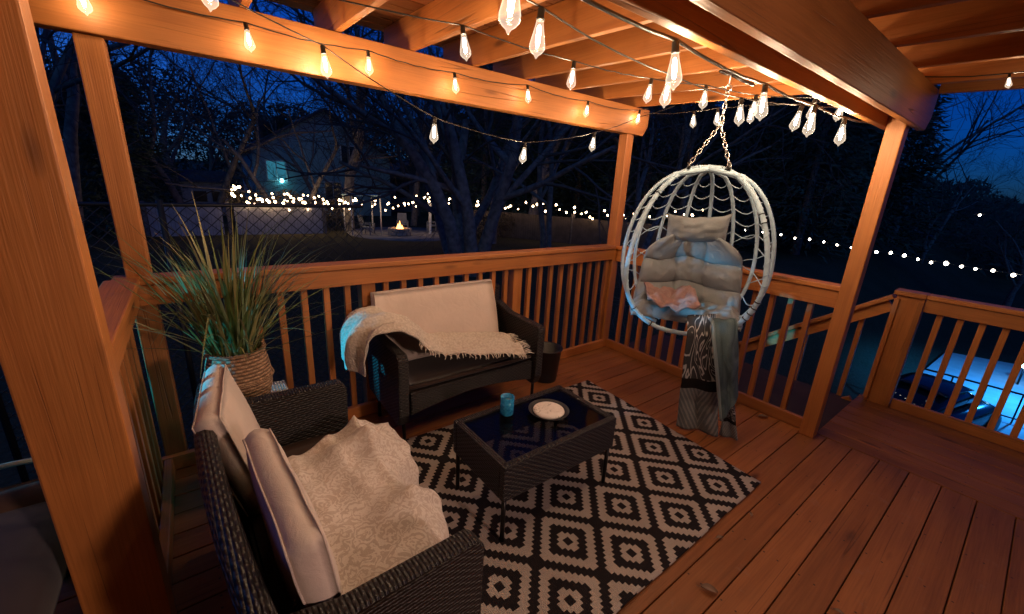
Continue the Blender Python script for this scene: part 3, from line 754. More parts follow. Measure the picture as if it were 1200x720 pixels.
# pink throw lying in the chair
pk = thing('pink_blanket','small dusty pink fleece lying on the seat of the hanging chair','blanket',tuple(E_(-.1,.05,ZB+.12)))
def pinkf(u, v):
    s, t = (u-.5)*2, (v-.5)*2
    return E_(-.11+.165*s+.03*t, .0+.15*t+.03*nz(s*2,t*2,2), ZB+.165+.055*(1-t)*.5+.05*abs(s)**2+.03*nz(s*3,t*3,7)+.018*abs(math.sin(5*s+2*t)) - .02*max(0,t)**2)
MB().grid(pinkf, 36, 30).build('fabric', PINK, pk, solid=.012)
# patterned blanket hanging from the chair down to the deck
def hangmat(name, kind):
    m, nt, b = newmat(name); tc = N(nt,'ShaderNodeTexCoord'); sp = N(nt,'ShaderNodeUVMap')
    s = N(nt,'ShaderNodeSeparateXYZ'); nt.links.new(sp.outputs[0], s.inputs[0])
    no = N(nt,'ShaderNodeTexNoise', i_Scale=2.6, i_Detail=1.0, i_Distortion=1.4); nt.links.new(sp.outputs[0], no.inputs['Vector'])
    f = N(nt,'ShaderNodeTexNoise', i_Scale=160.0); nt.links.new(tc.outputs['Object'], f.inputs['Vector'])
    base, pale = ((.062,.060,.063),(.46,.45,.44)) if kind == 'print' else ((.055,.085,.095),(.13,.19,.20))
    if kind == 'print':
        ln = math_n(nt,'ABSOLUTE', math_n(nt,'SINE', math_n(nt,'MULTIPLY', no.outputs[0], 30.0)))
        g = N(nt,'ShaderNodeMapRange', i_1=.25, i_2=.45, i_3=1.0, i_4=0.0); nt.links.new(ln, g.inputs[0])
        # fronds fan out in the lower part
        uu = math_n(nt,'ABSOLUTE', math_n(nt,'SUBTRACT', s.outputs[0], .5))
        fan = math_n(nt,'ABSOLUTE', math_n(nt,'SINE', math_n(nt,'MULTIPLY', math_n(nt,'SUBTRACT', math_n(nt,'MULTIPLY', uu, 1.4), math_n(nt,'MULTIPLY', s.outputs[1], 1.7)), 22.0)))
        fan = math_n(nt,'ADD', fan, math_n(nt,'MULTIPLY', math_n(nt,'SUBTRACT', no.outputs[0], .5), 2.2))
        g2 = N(nt,'ShaderNodeMapRange', i_1=.2, i_2=.7, i_3=.42, i_4=.05); nt.links.new(fan, g2.inputs[0])
        low = math_n(nt,'LESS_THAN', s.outputs[1], .42)
        mixf = math_n(nt,'ADD', math_n(nt,'MULTIPLY', g.outputs[0], math_n(nt,'SUBTRACT',1.0,low)), math_n(nt,'MULTIPLY', g2.outputs[0], low))
        band = math_n(nt,'MULTIPLY', math_n(nt,'GREATER_THAN', s.outputs[1], .42), math_n(nt,'LESS_THAN', s.outputs[1], .52))
        mixf = math_n(nt,'MULTIPLY', mixf, math_n(nt,'SUBTRACT',1.0,band))
        c = mixc(nt, low, (.045,.047,.052), (.14,.16,.165)); c = mixc(nt, band, c, (.014,.012,.013))
        c = mixc(nt, mixf, c, pale)
    else:
        c = ramp(nt, no.outputs[0], [(.35,base),(.7,pale)])
    c = mixc(nt, .5, c, ramp(nt, f.outputs[0], [(.3,(.65,.65,.65)),(.7,(1.15,1.15,1.15))]), 'MULTIPLY')
    nt.links.new(c, b.inputs['Base Color']); b.inputs['Roughness'].default_value = .9; b.inputs['Specular IOR Level'].default_value = .15
    bump(nt, b, f.outputs[0], .3, .004); return m
def set_uv_grid(o, nu, nv):
    uvl = o.data.uv_layers[0]; w = nv+1
    for l in o.data.loops:
        i, j = divmod(l.vertex_index, w); uvl.data[l.index].uv = (i/nu, j/nv)
hb = thing('hanging_blanket','dark printed blanket draped over the front of the hanging chair down to the deck','blanket',(1.45,-.85,0))
topL, topR = E_(.02,.30,ZB+.13), E_(.19,.28,ZB+.16)
botL, botR = Vector((1.315,-.81,.012)), Vector((1.55,-.68,.010))
def hang(u, v):
    a = topL.lerp(topR,u); b_ = botL.lerp(botR,u)
    k = 1-v
    p = a.lerp(b_, k)
    # over the rim at the top, then nearly vertical
    p += fa*(.10*math.sin(min(1,k*1.4)*math.pi)*.5 - .05*(v>.93)*(v-.93)/.07)
    p += fa*(.016*math.sin(u*9+3*v)*(.4+k) + .012*nz(u*3,v*5,2)) + ua*(.01*nz(v*4,u,3))
    if v > .9: p += Vector((0,0,.0)) - fa*(v-.9)*.9
    return p
o = MB().grid(hang, 30, 60).build('printed_panel', hangmat('printed_fleece','print'), hb, solid=.010); set_uv_grid(o,30,60)
tL, tR = E_(.155,.33,ZB+.145), E_(.30,.27,ZB+.15)
bL, bR = Vector((1.60,-.80,.20)), Vector((1.625,-.70,.36))
def hang2(u, v):
    k = 1-v; a = tL.lerp(tR,u); b_ = bL.lerp(bR,u)
    p = a.lerp(b_, k**.9) + fa*(.06*math.sin(min(1,k*1.5)*math.pi)*.7 + .03*math.sin(u*math.pi)) + fa*(.012*math.sin(u*10+2*v))
    if v > .9: p += Vector((0,0,.03*math.sin((v-.9)/.1*3.14))) - fa*(v-.9)*1.3
    return p
o = MB().grid(hang2, 20, 46).build('teal_panel', hangmat('teal_fleece','plain'), hb, solid=.012); set_uv_grid(o,20,46)
PIPE = cloth('teal_binding',(.20,.26,.27),weave=300)
MB().tube([Vector(hang2(0,k/30))+fa*.006 for k in range(31)],.011,8).build('binding', PIPE, hb)
def tail(u, v):
    k = 1-v
    a = Vector((1.545,-.70,.30)).lerp(Vector((1.60,-.66,.28)),u); b_ = Vector((1.555,-.655,.012)).lerp(Vector((1.655,-.615,.012)),u)
    return a.lerp(b_,k) + fa*(.012*math.sin(u*7+v*3))
o = MB().grid(tail, 10, 16).build('lower_fold', hangmat('printed_fleece_fold','print'), hb, solid=.010); set_uv_grid(o,10,16)

# ------------------------------------------------------------------ string lights
def make_bulb(fil=None):
    """prototype at origin: top of the socket at z=0, hanging down"""
    g = MB().lathe([(.009,-.030),(.012,-.036),(.015,-.055),(.022,-.085),(.0275,-.110),(.027,-.122),(.018,-.134),(.007,-.142),(.003,-.150),(0,-.153)],(0,0,0),16).build('bulb', BGLASS, None)
    s = MB().lathe([(0,.006),(.010,.004),(.0125,-.002),(.0125,-.026),(.0145,-.028),(.0145,-.034),(0,-.035)],(0,0,0),12).build('socket', SOCK, g)
    f = MB().lathe([(0,-.048),(.0050,-.054),(.0072,-.075),(.0072,-.100),(.0045,-.112),(0,-.115)],(0,0,0),8).build('filament', fil or FIL, g)
    return g
BULB0 = None
BULBD = None
def string_light(label, cable_pts, bulbs, scale=1.0, cr=.0035, sag=None, dim=False):
    global BULB0, BULBD
    t = thing('string_light', label, 'string light', tuple(cable_pts[0]))
    pts = []
    for i in range(len(cable_pts)-1):
        a, b_ = Vector(cable_pts[i]), Vector(cable_pts[i+1])
        sg = (sag if sag is not None else .035)*(b_-a).length
        for k in range(10): pts.append(a.lerp(b_,k/10) - Vector((0,0,4*sg*(k/10)*(1-k/10))) + Vector((0,0,.003*nz(i*3+k*.9,2,1))))
    pts.append(Vector(cable_pts[-1]))
    MB().tube(pts, cr, 6).build('cable', CABLE, t)
    for x, y, z, s in bulbs:
        if dim:
            if BULBD is None: g = make_bulb(FILD); BULBD = g
            else: g = copy_tree(BULBD)
        elif BULB0 is None: g = make_bulb(); BULB0 = g
        else: g = copy_tree(BULB0)
        g.parent = t; g.location = Vector((x,y,z)) - t.location; g.scale = (s,s,s); g.rotation_euler = (R(rnd.uniform(-9,9)),R(rnd.uniform(-9,9)),rnd.uniform(0,6))
    return t
def on(pts, s): return [(x,y,z,s) for x,y,z in pts]
# pinned along the inside of the side beam
b1 = [(.075,-4.3,2.275),(.075,-3.61,2.275),(.075,-3.06,2.26),(.075,-2.49,2.265),(.075,-1.95,2.255),(.075,-1.36,2.285),(.075,-.73,2.275),(.045,-.02,2.31)]
string_light('string of small lit bulbs pinned along the face of the long side beam', [(.03,-5.0,2.33)]+[(x,y,z+.004) for x,y,z in b1]+[(.1,.03,2.33)], on(b1,.80), 1, .003, .03, True)
# drooping below the beam
b2 = [(.17,-2.75,2.215),(.16,-2.13,1.965),(.15,-1.41,1.895),(.15,-.70,2.04)]
string_light('loosely drooping string of lit bulbs hanging lower than the side beam', [(.55,-3.5,2.33)]+[(x,y,z+.004) for x,y,z in b2]+[(.06,-.05,2.25),(.4,-.03,2.31)], on(b2,.95), 1, .003, .02)
b3 = [(.78,-3.23,2.215),(.92,-2.39,2.215),(.94,-1.76,2.205),(1.03,-1.24,2.205),(1.18,-.93,2.205),(1.28,-.52,2.205),(1.51,-.25,2.205),(1.63,-.15,2.20)]
string_light('string of lit bulbs crossing under the middle of the joists', [(.6,-4.2,2.28)]+[(x,y,z+.004) for x,y,z in b3]+[(1.80,-.05,2.24)], on(b3,.84), 1, .003, .015)
b4 = [(1.54,-2.49,2.095),(1.43,-1.66,2.09),(1.46,-1.06,2.085),(1.62,-.72,2.085)]
string_light('string of lit bulbs between the middle string and the header beam', [(1.60,-3.4,2.20)]+[(x,y,z+.004) for x,y,z in b4]+[(1.80,-.25,2.13)], on(b4,.86), 1, .003, .02)
b5 = [(1.77,-2.76,2.055),(1.75,-2.12,2.05),(1.745,-1.46,2.04),(1.77,-.97,2.03),(1.775,-.55,2.03)]
string_light('thick dark cable of large lit bulbs running beside the header beam', [(1.79,-3.6,2.10)]+[(x,y,z+.005) for x,y,z in b5]+[(1.81,-.13,2.06)], on(b5,.90), 1, .0055, .02)
b6 = [(.55,.03,2.26),(.75,.03,2.265),(1.0,.03,2.26)]
string_light('short string of lit bulbs along the outermost joist above the hanging chair', [(.05,.04,2.30)]+[(x,y,z+.004) for x,y,z in b6]+[(1.8,.03,2.25)], on(b6,.86), 1, .003, .03)
b7 = [(2.30,-.38,2.19)]
string_light('single lit bulb under the roof right of the header beam', [(2.0,-.3,2.24),(2.30,-.38,2.194),(3.2,-.6,2.2)], on(b7,.4), 1, .003, .02)

# ------------------------------------------------------------------ debris on the deck
lm = plain('dry_leaf_brown',(.22,.13,.08),.8,0,.3)
for x, y, rz, sc, lb in ((2.11,-1.85,.6,.034,'curled dry leaf lying near the bottom edge of the deck boards'),(2.02,-1.25,2.0,.018,'tiny dry leaf on the deck just beside the rug corner'),(2.0,-1.54,1.1,.020,'smallest leaf scrap beside the long edge of the rug'),(2.47,-1.5,.3,.018,'dark dry leaf lying alone on the right-hand deck boards'),(1.62,-.12,.9,.036,'pale dry leaf at the foot of the stair post')):
    t = thing('dry_leaf', lb, 'leaf', (x,y,.004), rz, 'dry leaves on the deck')
    def lf(u, v):
        s = (v-.5)*2; wd = sc*.5*math.sin(math.pi*min(1,u*.95+.03))**.8
        return ((u-.5)*sc*2, s*wd, .004+sc*.25*s*s+sc*.15*math.sin(u*4))
    MB().grid(lf, 10, 6).build('blade', lm, t, world=False)
    MB().tube([(-sc,0,.004),(-sc*1.5,sc*.1,.003)],.0012,5).build('stalk', lm, t, world=False)

# ------------------------------------------------------------------ seat beyond the near post
BROWNV = cloth('brown_upholstery',(.085,.045,.035),weave=200); PURP = cloth('purple_grey_upholstery',(.085,.07,.085),weave=200)
lc = thing('patio_armchair','dark brown padded patio chair with pale piping, half hidden behind the near post','armchair',(.9,-4.25,0))
xf(sag_cushion(.95,.36,.12,.03), Matrix.Translation((.60,-4.28,.13)) @ Matrix.Rotation(R(96),4,'Z') @ Matrix.Rotation(R(14),4,'X')).build('backrest', BROWNV, lc)
mb = MB(); mb.tube([(.47,-4.80,.49),(.46,-4.4,.50),(.46,-4.04,.50),(.47,-3.82,.49)],.010,6); mb.build('piping', plain('pale_piping',(.6,.58,.52),.6), lc)
xf(sag_cushion(.8,.75,.16,.04), Matrix.Translation((.98,-4.62,.36)) @ Matrix.Rotation(R(-90),4,'X') @ Matrix.Rotation(R(0),4,'Z')).build('seat_cushion', PURP, lc)
MB().box((.50,-4.72,.14),(1.32,-3.92,.26)).build('seat_base', BROWNV, lc, bevel=.02)
for x in (.55,1.27):
    for y in (-4.67,-3.97): MB().tube([(x,y,.002),(x,y,.14)],.02,8).build('leg', METAL, lc)

# ------------------------------------------------------------------ yard
G = -1.5
def groundmat():
    m, nt, b = newmat('night_lawn'); tc = N(nt,'ShaderNodeTexCoord')
    n1 = N(nt,'ShaderNodeTexNoise', i_Scale=.35, i_Detail=6.0); n2 = N(nt,'ShaderNodeTexNoise', i_Scale=14.0, i_Detail=6.0)
    for n in (n1,n2): nt.links.new(tc.outputs['Object'], n.inputs['Vector'])
    c = mixc(nt, .5, ramp(nt,n1.outputs[0],[(.35,(.035,.035,.018)),(.65,(.07,.055,.035))]), ramp(nt,n2.outputs[0],[(.3,(.02,.024,.012)),(.7,(.09,.075,.045))]))
    nt.links.new(c, b.inputs['Base Color']); b.inputs['Roughness'].default_value = 1; b.inputs['Specular IOR Level'].default_value = .1; bump(nt,b,n2.outputs[0],.8,.05); return m
def sst(t): t = min(1,max(0,t)); return t*t*(3-2*t)
def gz(x, y):
    d = math.hypot(x,y); k = min(1,max(0,(d-14)/40))
    return G - 2.8*sst((y-1.6)/5)*sst((x+5)/5.5) + .25*nz(x,y,0,.09)*k + max(0,(d-45))*.03
def gfn(u, v): 
    a = u*2*math.pi; r = 300*(v**2.2); x, y = r*math.cos(a), r*math.sin(a); return (x,y,gz(x,y))
tag(MB().grid(gfn, 144, 90).build('ground', groundmat(), None), kind='structure')
CONC = plain('pale_concrete',(.42,.41,.39),.85,0,.12,3)
tag(MB().prism([(.9,15.5),(2.6,10.6),(9,10.6),(12,23),(3.2,22.0),(1.1,21.2)],'z',-4.4,-4.19).build('driveway', CONC, None), kind='structure')
mb = MB(); mb.lathe([(3.4,-.05),(3.4,.03),(0,.032)],(-21.0,6.8,G),40); tag(mb.build('patio', plain('patio_stone',(.22,.20,.19),.9,0,.3,2), None), kind='structure')

# trees ------------------------------------------------------------
BARK = plain('bark',(.17,.15,.14),.95,0,.4,6,.2,.6); TWIG = plain('twig_bark',(.09,.08,.075),.95,0,.3,6,.2)
def grow(tr, cr, p, d, r, L, depth, rg, maxd):
    n = 5 if depth < 2 else 4; pts = [p.copy()]; rads = [r]; dd = d.copy()
    for k in range(n):
        dd = (dd + Vector((rg.gauss(0,.13),rg.gauss(0,.13),rg.gauss(.03,.08)))).normalized()
        p = p + dd*(L/n); pts.append(p.copy()); rads.append(max(.006, r*(1-.5*(k+1)/n)))
    (tr if depth < 2 else cr).tube(pts, rads, 7 if depth < 1 else 5 if depth < 3 else 3, caps=False)
    if depth >= maxd: return
    nc = rg.choice((3,4)) if depth < 3 else rg.choice((3,4,4))
    for c in range(nc):
        t = .35 + .65*(c+rg.random())/nc; i = min(int(t*n), n-1); q = pts[i].lerp(pts[i+1], t*n-i)
        ax = dd.orthogonal().normalized(); ax.rotate(Matrix.Rotation(rg.uniform(0,6.283),3,dd)) if False else None
        ang = rg.uniform(0,6.283); u = dd.orthogonal().normalized(); w_ = dd.cross(u)
        sp = math.tan(R(rg.uniform(24,58)))
        nd = (dd + (u*math.cos(ang)+w_*math.sin(ang))*sp).normalized()
        grow(tr, cr, q, nd, rads[i]*rg.uniform(.5,.7), L*rg.uniform(.58,.78), depth+1, rg, maxd)
    
def tree_mesh(seed, H, trunks, r0, maxd=5, spread=.25):
    rg = random.Random(seed); tr, cr = MB(), MB()
    for k in range(trunks):
        a = 6.283*k/trunks + rg.uniform(-.4,.4); s = 0 if trunks == 1 else spread
        grow(tr, cr, Vector((math.cos(a)*r0*(trunks>1)*.9,math.sin(a)*r0*(trunks>1)*.9,-.15)), Vector((math.cos(a)*s,math.sin(a)*s,1)).normalized(), r0*(1 if trunks == 1 else .62), H*.42, 0, rg, maxd)
    return tr, cr
protos = []
def make_tree(label, loc, seed, H, trunks=1, r0=.2, maxd=5, spread=.25, group=None):
    t = thing('bare_tree', label, 'tree', loc, group=group)
    tr, cr = tree_mesh(seed,H,trunks,r0,maxd,spread)
    tr.build('trunk', BARK, t, world=False); cr.build('crown', TWIG, t, world=False); return t
big = make_tree('large bare tree with several spreading trunks just beyond the long railing', (-9.8,4.2,G), 11, 13, 5, .42, 5, .42)
pr = [make_tree('bare leafless tree standing among the others behind the yard', (-19,-3.5,G), s, h, tk, r0, 5, .2, 'bare trees beyond the yard') for s,h,tk,r0 in ((21,15,1,.24),(22,17,1,.28),(23,13,2,.26),(24,16,1,.22))]
pos0 = [(-30,-9),(-33,-4),(-34,1),(-27,12)]
for o,(x,y) in zip(pr,pos0): o.location = (x,y,gz(x,y)); o.rotation_euler.z = rnd.uniform(0,6)
spots = [(-26,-7),(-22,-9),(-31,5),(-36,8),(-33,13),(-38,16),(-29,18),(-34,23),(-25,22),(-30,29),(-22,28),(-25,36),(-18,32),(-17,39),(-13,35),(-11,43),(-8,36),(-6,45),(-3,40),(-40,-2),(-42,4),(-21,19),(-15,26),(-40,-9),(-19,-7),(2.0,33),(4,38),(-44,12),(-18,-9.5),(-16,9.5),(-24,1),(-25,9),(-14,18),(-18,14),(-27,-3),(-12,21),(-29,-12),(-23,4)]
for i,(x,y) in enumerate(spots):
    c = copy_tree(pr[i%4]); c.location = (x,y,gz(x,y)); c.rotation_euler.z = rnd.uniform(0,6); s = rnd.uniform(.8,1.15)
    if x > 0: s = .62
    else: s *= 1.15
    c.scale = (s,s,s*rnd.uniform(.9,1.1))
# evergreens (dense dark crowns)
EVER = plain('evergreen_needles',(.05,.08,.06),.8,0,.4,3,.2)
def evergreen(label, loc, seed, H, rad, group=None, name='evergreen_tree'):
    rg = random.Random(seed); t = thing(name, label, 'tree', loc, group=group)
    MB().tube([(0,0,-.2),(.05,0,H*.5),(0,.05,H*.95)],[.2,.12,.03],7).build('trunk', BARK, t, world=False)
    mb = MB()
    for k in range(8500):
        h = rg.random()**.75; z = H*(.06+.94*h)
        r = rad*(1-h)**.36*(.75+.3*(.5+.5*math.sin(h*38+rg.gauss(0,1.2))))*math.sqrt(rg.random())
        a = rg.uniform(0,6.283); r *= .8+.4*nz(math.cos(a)*1.5,math.sin(a)*1.5,h*4+seed)
        c = Vector((r*math.cos(a),r*math.sin(a),z-.25*r)); d = Vector((math.cos(a)+rg.gauss(0,.5),math.sin(a)+rg.gauss(0,.5),rg.gauss(-.25,.4))).normalized()
        s = d.orthogonal().normalized(); s = (s*math.cos(k)+d.cross(s)*math.sin(k)); L = rg.uniform(.18,.42); w_ = L*.13
        mb.add([c-s*w_,c+d*L*.5-s*w_*.6,c+d*L,c+d*L*.5+s*w_*.6,c+s*w_],[(0,1,2,3,4)])
    mb.build('crown', EVER, t, world=False); return t
ev = [evergreen('dark dense evergreen in the row behind the yard', (-24,-5,G), 31, 7.5, 2.6, 'dark evergreens beyond the yard'), evergreen('dark dense evergreen in the row behind the yard', (-28,16,G), 32, 9, 3.0, 'dark evergreens beyond the yard')]
for o,(x,y,s) in zip(ev,[(-24,-6.2,1),(-21,17,1.1)]): o.location = (x,y,gz(x,y)); o.scale = (s,s,s)
for i,(x,y,s) in enumerate([(-26,20,1.1),(-18,22,1.2),(-21,26,1.3),(-14.5,25,1.15),(-16.5,30,1.4),(-11,28,1.2),(-12.5,34,1.45),(-7.5,30,1.2),(-8,37,1.4),(-30,14.5,1.0),(-28.5,-6.0,1.1),(-27,-10,1.3),(-36,3,1.0),(-14,20,1.25),(-10,23.5,1.35),(-6.5,25,1.25),(-5,33,1.5),(-9.5,31,1.6),(-19,19,1.4),(-23,13.5,1.3),(-31,20,1.7),(-27,24,1.7)]):
    c = copy_tree(ev[i%2]); c.location = (x,y,gz(x,y)); c.rotation_euler.z = rnd.uniform(0,6); c.scale = (s,s,s*rnd.uniform(.92,1.08))

def treeline():
    rg = random.Random(77); mb = MB()
    for k in range(60000):
        az = R(rg.uniform(70,205)); r = rg.uniform(52,70); h = 10.5 + 5*nz(math.degrees(az)*.11,0,1) + 2.5*nz(math.degrees(az)*.5,0,4)
        if math.degrees(az) < 103: h *= .55 + .45*max(0,(math.degrees(az)-97)/6)
        x, y = r*math.cos(az), r*math.sin(az); z = gz(x,y) + h*rg.random()**.8
        c = Vector((x,y,z)); d = Vector((rg.gauss(0,1),rg.gauss(0,1),rg.gauss(.2,1))).normalized(); q = d.orthogonal().normalized(); L = rg.uniform(.3,.9)
        mb.add([c-q*L*.16,c+d*L*.4-q*L*.12,c+d*L,c+d*L*.4+q*L*.12,c+q*L*.16],[(0,1,2,3,4)])
    o = mb.build('treeline', EVER, None); tag(o, 'dark far off wood closing the view behind the houses', 'wood', kind='stuff')
treeline()
for lb_,x,y,sd_,h_,tk_ in (('tall bare tree with twin trunks rising right of the large spreading tree',-10.5,8.6,61,16,2),('tall slender bare tree close behind the large spreading tree',-13.5,6.2,62,18,1),('bare tree leaning near the corner post in the view past the railing',-7.5,10.5,63,14,2),('bare tree left of the house gable, its twigs against the blue sky',-13,-6.3,64,15,1),('bare tree just left of the pale lit post',-11,-6.5,65,13,2)):
    make_tree(lb_,(x,y,G),sd_,h_,tk_,.22,5,.22)

# houses -----------------------------------------------------------
SIDE = plain('house_siding',(.22,.38,.42),.8,0,.1,2); ROOFM = plain('shingles',(.06,.055,.06),.9,0,.3,5); DARKP = plain('dark_pane',(.02,.025,.03),.15)
LITP = emit('lit_window_pane',(.08,.50,.75),.30)
hs = thing('house','neighbour house with a gabled end, chimney and one lit window','house',(-34,4.5,G))
def H_(x, y, z): return (x,y,z)
hx0,hx1,hy0,hy1,hz = -41,-33.0,.5,10.5,3.2
mb = MB(); mb.box((hx0,hy0,G-.2),(hx1,hy1,hz)); mb.prism([(hy0,hz+.001),(hy1,hz+.001),((hy0+hy1)/2,hz+3.0)],'x',hx0,hx1); mb.build('wall', SIDE, hs)
mb = MB(); ym = (hy0+hy1)/2
for s in (-1,1):
    ye = ym + s*5.5; zb = hz - .28
    mb.add([(hx0-.4,ye,zb),(hx1+.45,ye,zb),(hx1+.45,ym,hz+3.05),(hx0-.4,ym,hz+3.05),(hx0-.4,ye,zb+.18),(hx1+.45,ye,zb+.18),(hx1+.45,ym,hz+3.25),(hx0-.4,ym,hz+3.25)],[(0,3,2,1),(4,5,6,7),(0,1,5,4),(1,2,6,5),(2,3,7,6),(3,0,4,7)])
rf = mb.build('roof', ROOFM, hs)
MB().box((-37,1.6,2.8),(-36.2,2.6,5.4)).build('chimney', plain('brick_dark',(.12,.07,.055),.9), rf)
for y,z,lit in ((1.35,1.1,True),(6.6,2.6,False),(5.2,-.2,False)):
    f = MB(); f.box((-32.995,y-.08,z-.08),(-32.93,y+1.28,z)); f.box((-32.995,y-.08,z+1.3),(-32.93,y+1.28,z+1.38)); f.box((-32.994,y-.08,z+.001),(-32.932,y,z+1.299)); f.box((-32.994,y+1.2,z+.001),(-32.932,y+1.28,z+1.299)); f.box((-32.99,y+.57,z+.002),(-32.94,y+.63,z+1.298))
    fo = f.build('window', plain('white_trim',(.6,.62,.62),.6) if y > 6 else bpy.data.materials.get('white_trim') or plain('white_trim',(.6,.62,.62),.6), hs)
    MB().box((-32.997,y+.001,z+.001),(-32.96,y+1.199,z+1.299)).build('pane', LITP if lit else DARKP, fo)
pl = MB(); pl.lathe([(0,-.12),(.10,-.10),(.13,0),(.10,.14),(0,.16)],(-32.75,2.2,1.05),12); pl.build('porch_lamp', emit('porch_lamp_glow',(.25,.9,1.0),14), hs)
sh = thing('shed','small pale shed with two dark windows left of the house','shed',(-34,-3.2,G))
MB().box((-36.5,-4.4,G-.2),(-33.5,-1.2,.75)).build('wall', plain('shed_siding',(.34,.40,.43),.8), sh)
MB().prism([(-36.8,.74),(-33.2,.74),(-35,1.5)],'y',-4.6,-1.0).build('roof', ROOFM, sh)
for y in (-3.1,-2.1): MB().box((-33.495,y,-.55),(-33.46,y+.7,.15)).build('window', DARKP, sh)
h2 = thing('house','dark neighbour house with a low roof behind the fire pit','house',(-40,15,G))
MB().box((-46,11.6,G-.2),(-38,19,1.6)).build('wall', plain('dark_siding',(.12,.13,.15),.8), h2)
MB().prism([(11.2,1.59),(19.4,1.59),(15.3,3.6)],'x',-46.4,-37.6).build('roof', ROOFM, h2)
MB().box((-37.995,13,-.1),(-37.96,14.4,1.1)).build('window', DARKP, h2)

hw_ = thing('house','lap sided house wall the deck is built against, with a sliding glass door','house',(5.4,-3,0))
mb = MB()
for k in range(22):
    z = -1.5 + k*.19
    mb.add([(5.32,-9,z),(5.32,1.15,z),(5.345,1.15,z+.19),(5.345,-9,z+.19),(5.7,-9,z),(5.7,1.15,z),(5.7,1.15,z+.19),(5.7,-9,z+.19)],[(0,1,2,3),(4,7,6,5),(0,3,7,4),(1,5,6,2),(0,4,5,1),(3,2,6,7)])
mb.build('wall', plain('house_lap_siding',(.42,.37,.31),.7,0,.06,3), hw_)
mb = MB(); mb.box((2.7,-6.75,-1.5),(5.31,-6.45,2.6)); mb.build('wing_wall', bpy.data.materials['house_lap_siding'], hw_)
d_ = MB().box((5.27,-2.9,.01),(5.318,-1.0,2.05)).build('door', plain('door_frame_white',(.6,.6,.58),.5), hw_)
for y in (-2.82,-1.90): MB().box((5.262,y,.10),(5.269,y+.82,1.97)).build('glass', DARKP, d_)

# fences -----------------------------------------------------------
VIN = plain('pale_fence_boards',(.42,.40,.40),.7,0,.2,3)
pf = thing('privacy_fence','pale solid board fence lit by fairy lights behind the chain link','fence',(-22,-1,G))
def fpan(a, b, h):
    a, b = Vector((*a,0)), Vector((*b,0)); n = max(1,int((b-a).length/.15)); mb = MB()
    for k in range(n):
        p, q = a.lerp(b,k/n), a.lerp(b,(k+.94)/n); hh = h + .02*nz(k,1,0,.7)
        mb.beam((p.x,p.y,G+hh/2),(q.x,q.y,G+hh/2),.025,hh)
    return mb
fpan((-22.4,-5.0),(-22.4,-2.2),1.45).build('panel', VIN, pf); fpan((-22.4,-1.7),(-22.0,2.3),1.45).build('panel', VIN, pf)
for p in ((-22.4,-5.1),(-22.45,-1.95),(-22.0,2.4)): MB().box((p[0]-.07,p[1]-.07,G),(p[0]+.07,p[1]+.07,G+1.6)).build('fence_post', BARK, pf)
f2 = thing('garden_fence','dark board fence carrying fairy lights beyond the large bare tree','fence',(-16,14,G))
def fp2(a,b,h):
    return fpan(a,b,h)
fp2((-21,10.5),(-14.5,14.0),1.5).build('panel', plain('weathered_boards',(.10,.075,.06),.9,0,.3,3), f2); fp2((-14.4,14.05),(-8.0,17.2),1.5).build('panel', bpy.data.materials['weathered_boards'], f2)
for p in ((-21,10.4),(-14.45,14.1),(-8,17.3)): MB().box((p[0]-.07,p[1]-.07,G),(p[0]+.07,p[1]+.07,G+1.7)).build('fence_post', BARK, f2)
cf = thing('chain_link_fence','grey chain link fence just outside the deck behind the tall grass','fence',(-2.4,-3.2,G))
def CL(s, z): # s along
    return (-2.45+.05*s, -4.9+s, z)
mb = MB(); zt, zb = 1.26, -1.4; pit = .115; Lf = 3.1; hgt = zt-zb
k = -hgt
while k < Lf:
    for sg in (1,-1):
        s0, s1 = k, k+hgt
        lo, hi = max(0,s0), min(Lf,s1)
        if hi-lo > .05:
            if sg == 1: mb.tube([CL(lo, zb+(lo-s0)), CL(hi, zb+(hi-s0))],.0045,3,caps=False)
            else: mb.tube([CL(lo, zt-(lo-s0)), CL(hi, zt-(hi-s0))],.0045,3,caps=False)
    k += pit
FW = plain('dull_wire',(.03,.03,.033),.5,.6,.2)
mb.build('mesh', FW, cf)
MB().tube([CL(0,zt),CL(Lf,zt+.02)],.018,8).build('top_rail', FW, cf)
for s in (0,1.3): MB().tube([CL(s,G-.1),CL(s,zt+.05)],.026,8).build('fence_post', FW, cf)

# hedge with fairy lights --------------------------------------------
HEDG = plain('hedge_leaves',(.07,.055,.035),.8,0,.4,3,.2)
def shrub(label, x0, x1, y0, y1, h, n, seed):
    rg = random.Random(seed); t = thing('shrub', label, 'shrub', ((x0+x1)/2,(y0+y1)/2,G))
    mb = MB()
    for k in range(26):
        a = Vector((rg.uniform(x0,x1),rg.uniform(y0,y1),G)); mb.tube([a,a+Vector((rg.gauss(0,.15),rg.gauss(0,.3),h*.5)),a+Vector((rg.gauss(0,.3),rg.gauss(0,.6),h*rg.uniform(.85,1.1)))],[.025,.015,.005],4)
    mb.build('branches', TWIG, t)
    mb = MB()
    for k in range(n):
        c = Vector((rg.uniform(x0,x1),rg.uniform(y0,y1),0)); c.z = G + h*math.sqrt(rg.random())*(.75+.35*nz(c.x,c.y,seed,.9))
        d = Vector((rg.gauss(0,1),rg.gauss(0,1),rg.gauss(.3,1))).normalized(); s = d.orthogonal().normalized(); L = rg.uniform(.05,.13)
        mb.add([c-s*L*.35,c+d*L,c+s*L*.35,c-d*L*.4],[(0,1,2,3)])
    mb.build('foliage', HEDG, t); return t
shrub('tangled shrub wound with fairy lights in front of the pale fence', -23.6,-22.75,-1.9,3.9,2.5,3600,3)
shrub('low dark shrub beside the garden fence', -18.5,-17.5,9.5,12.5,1.5,900,5)
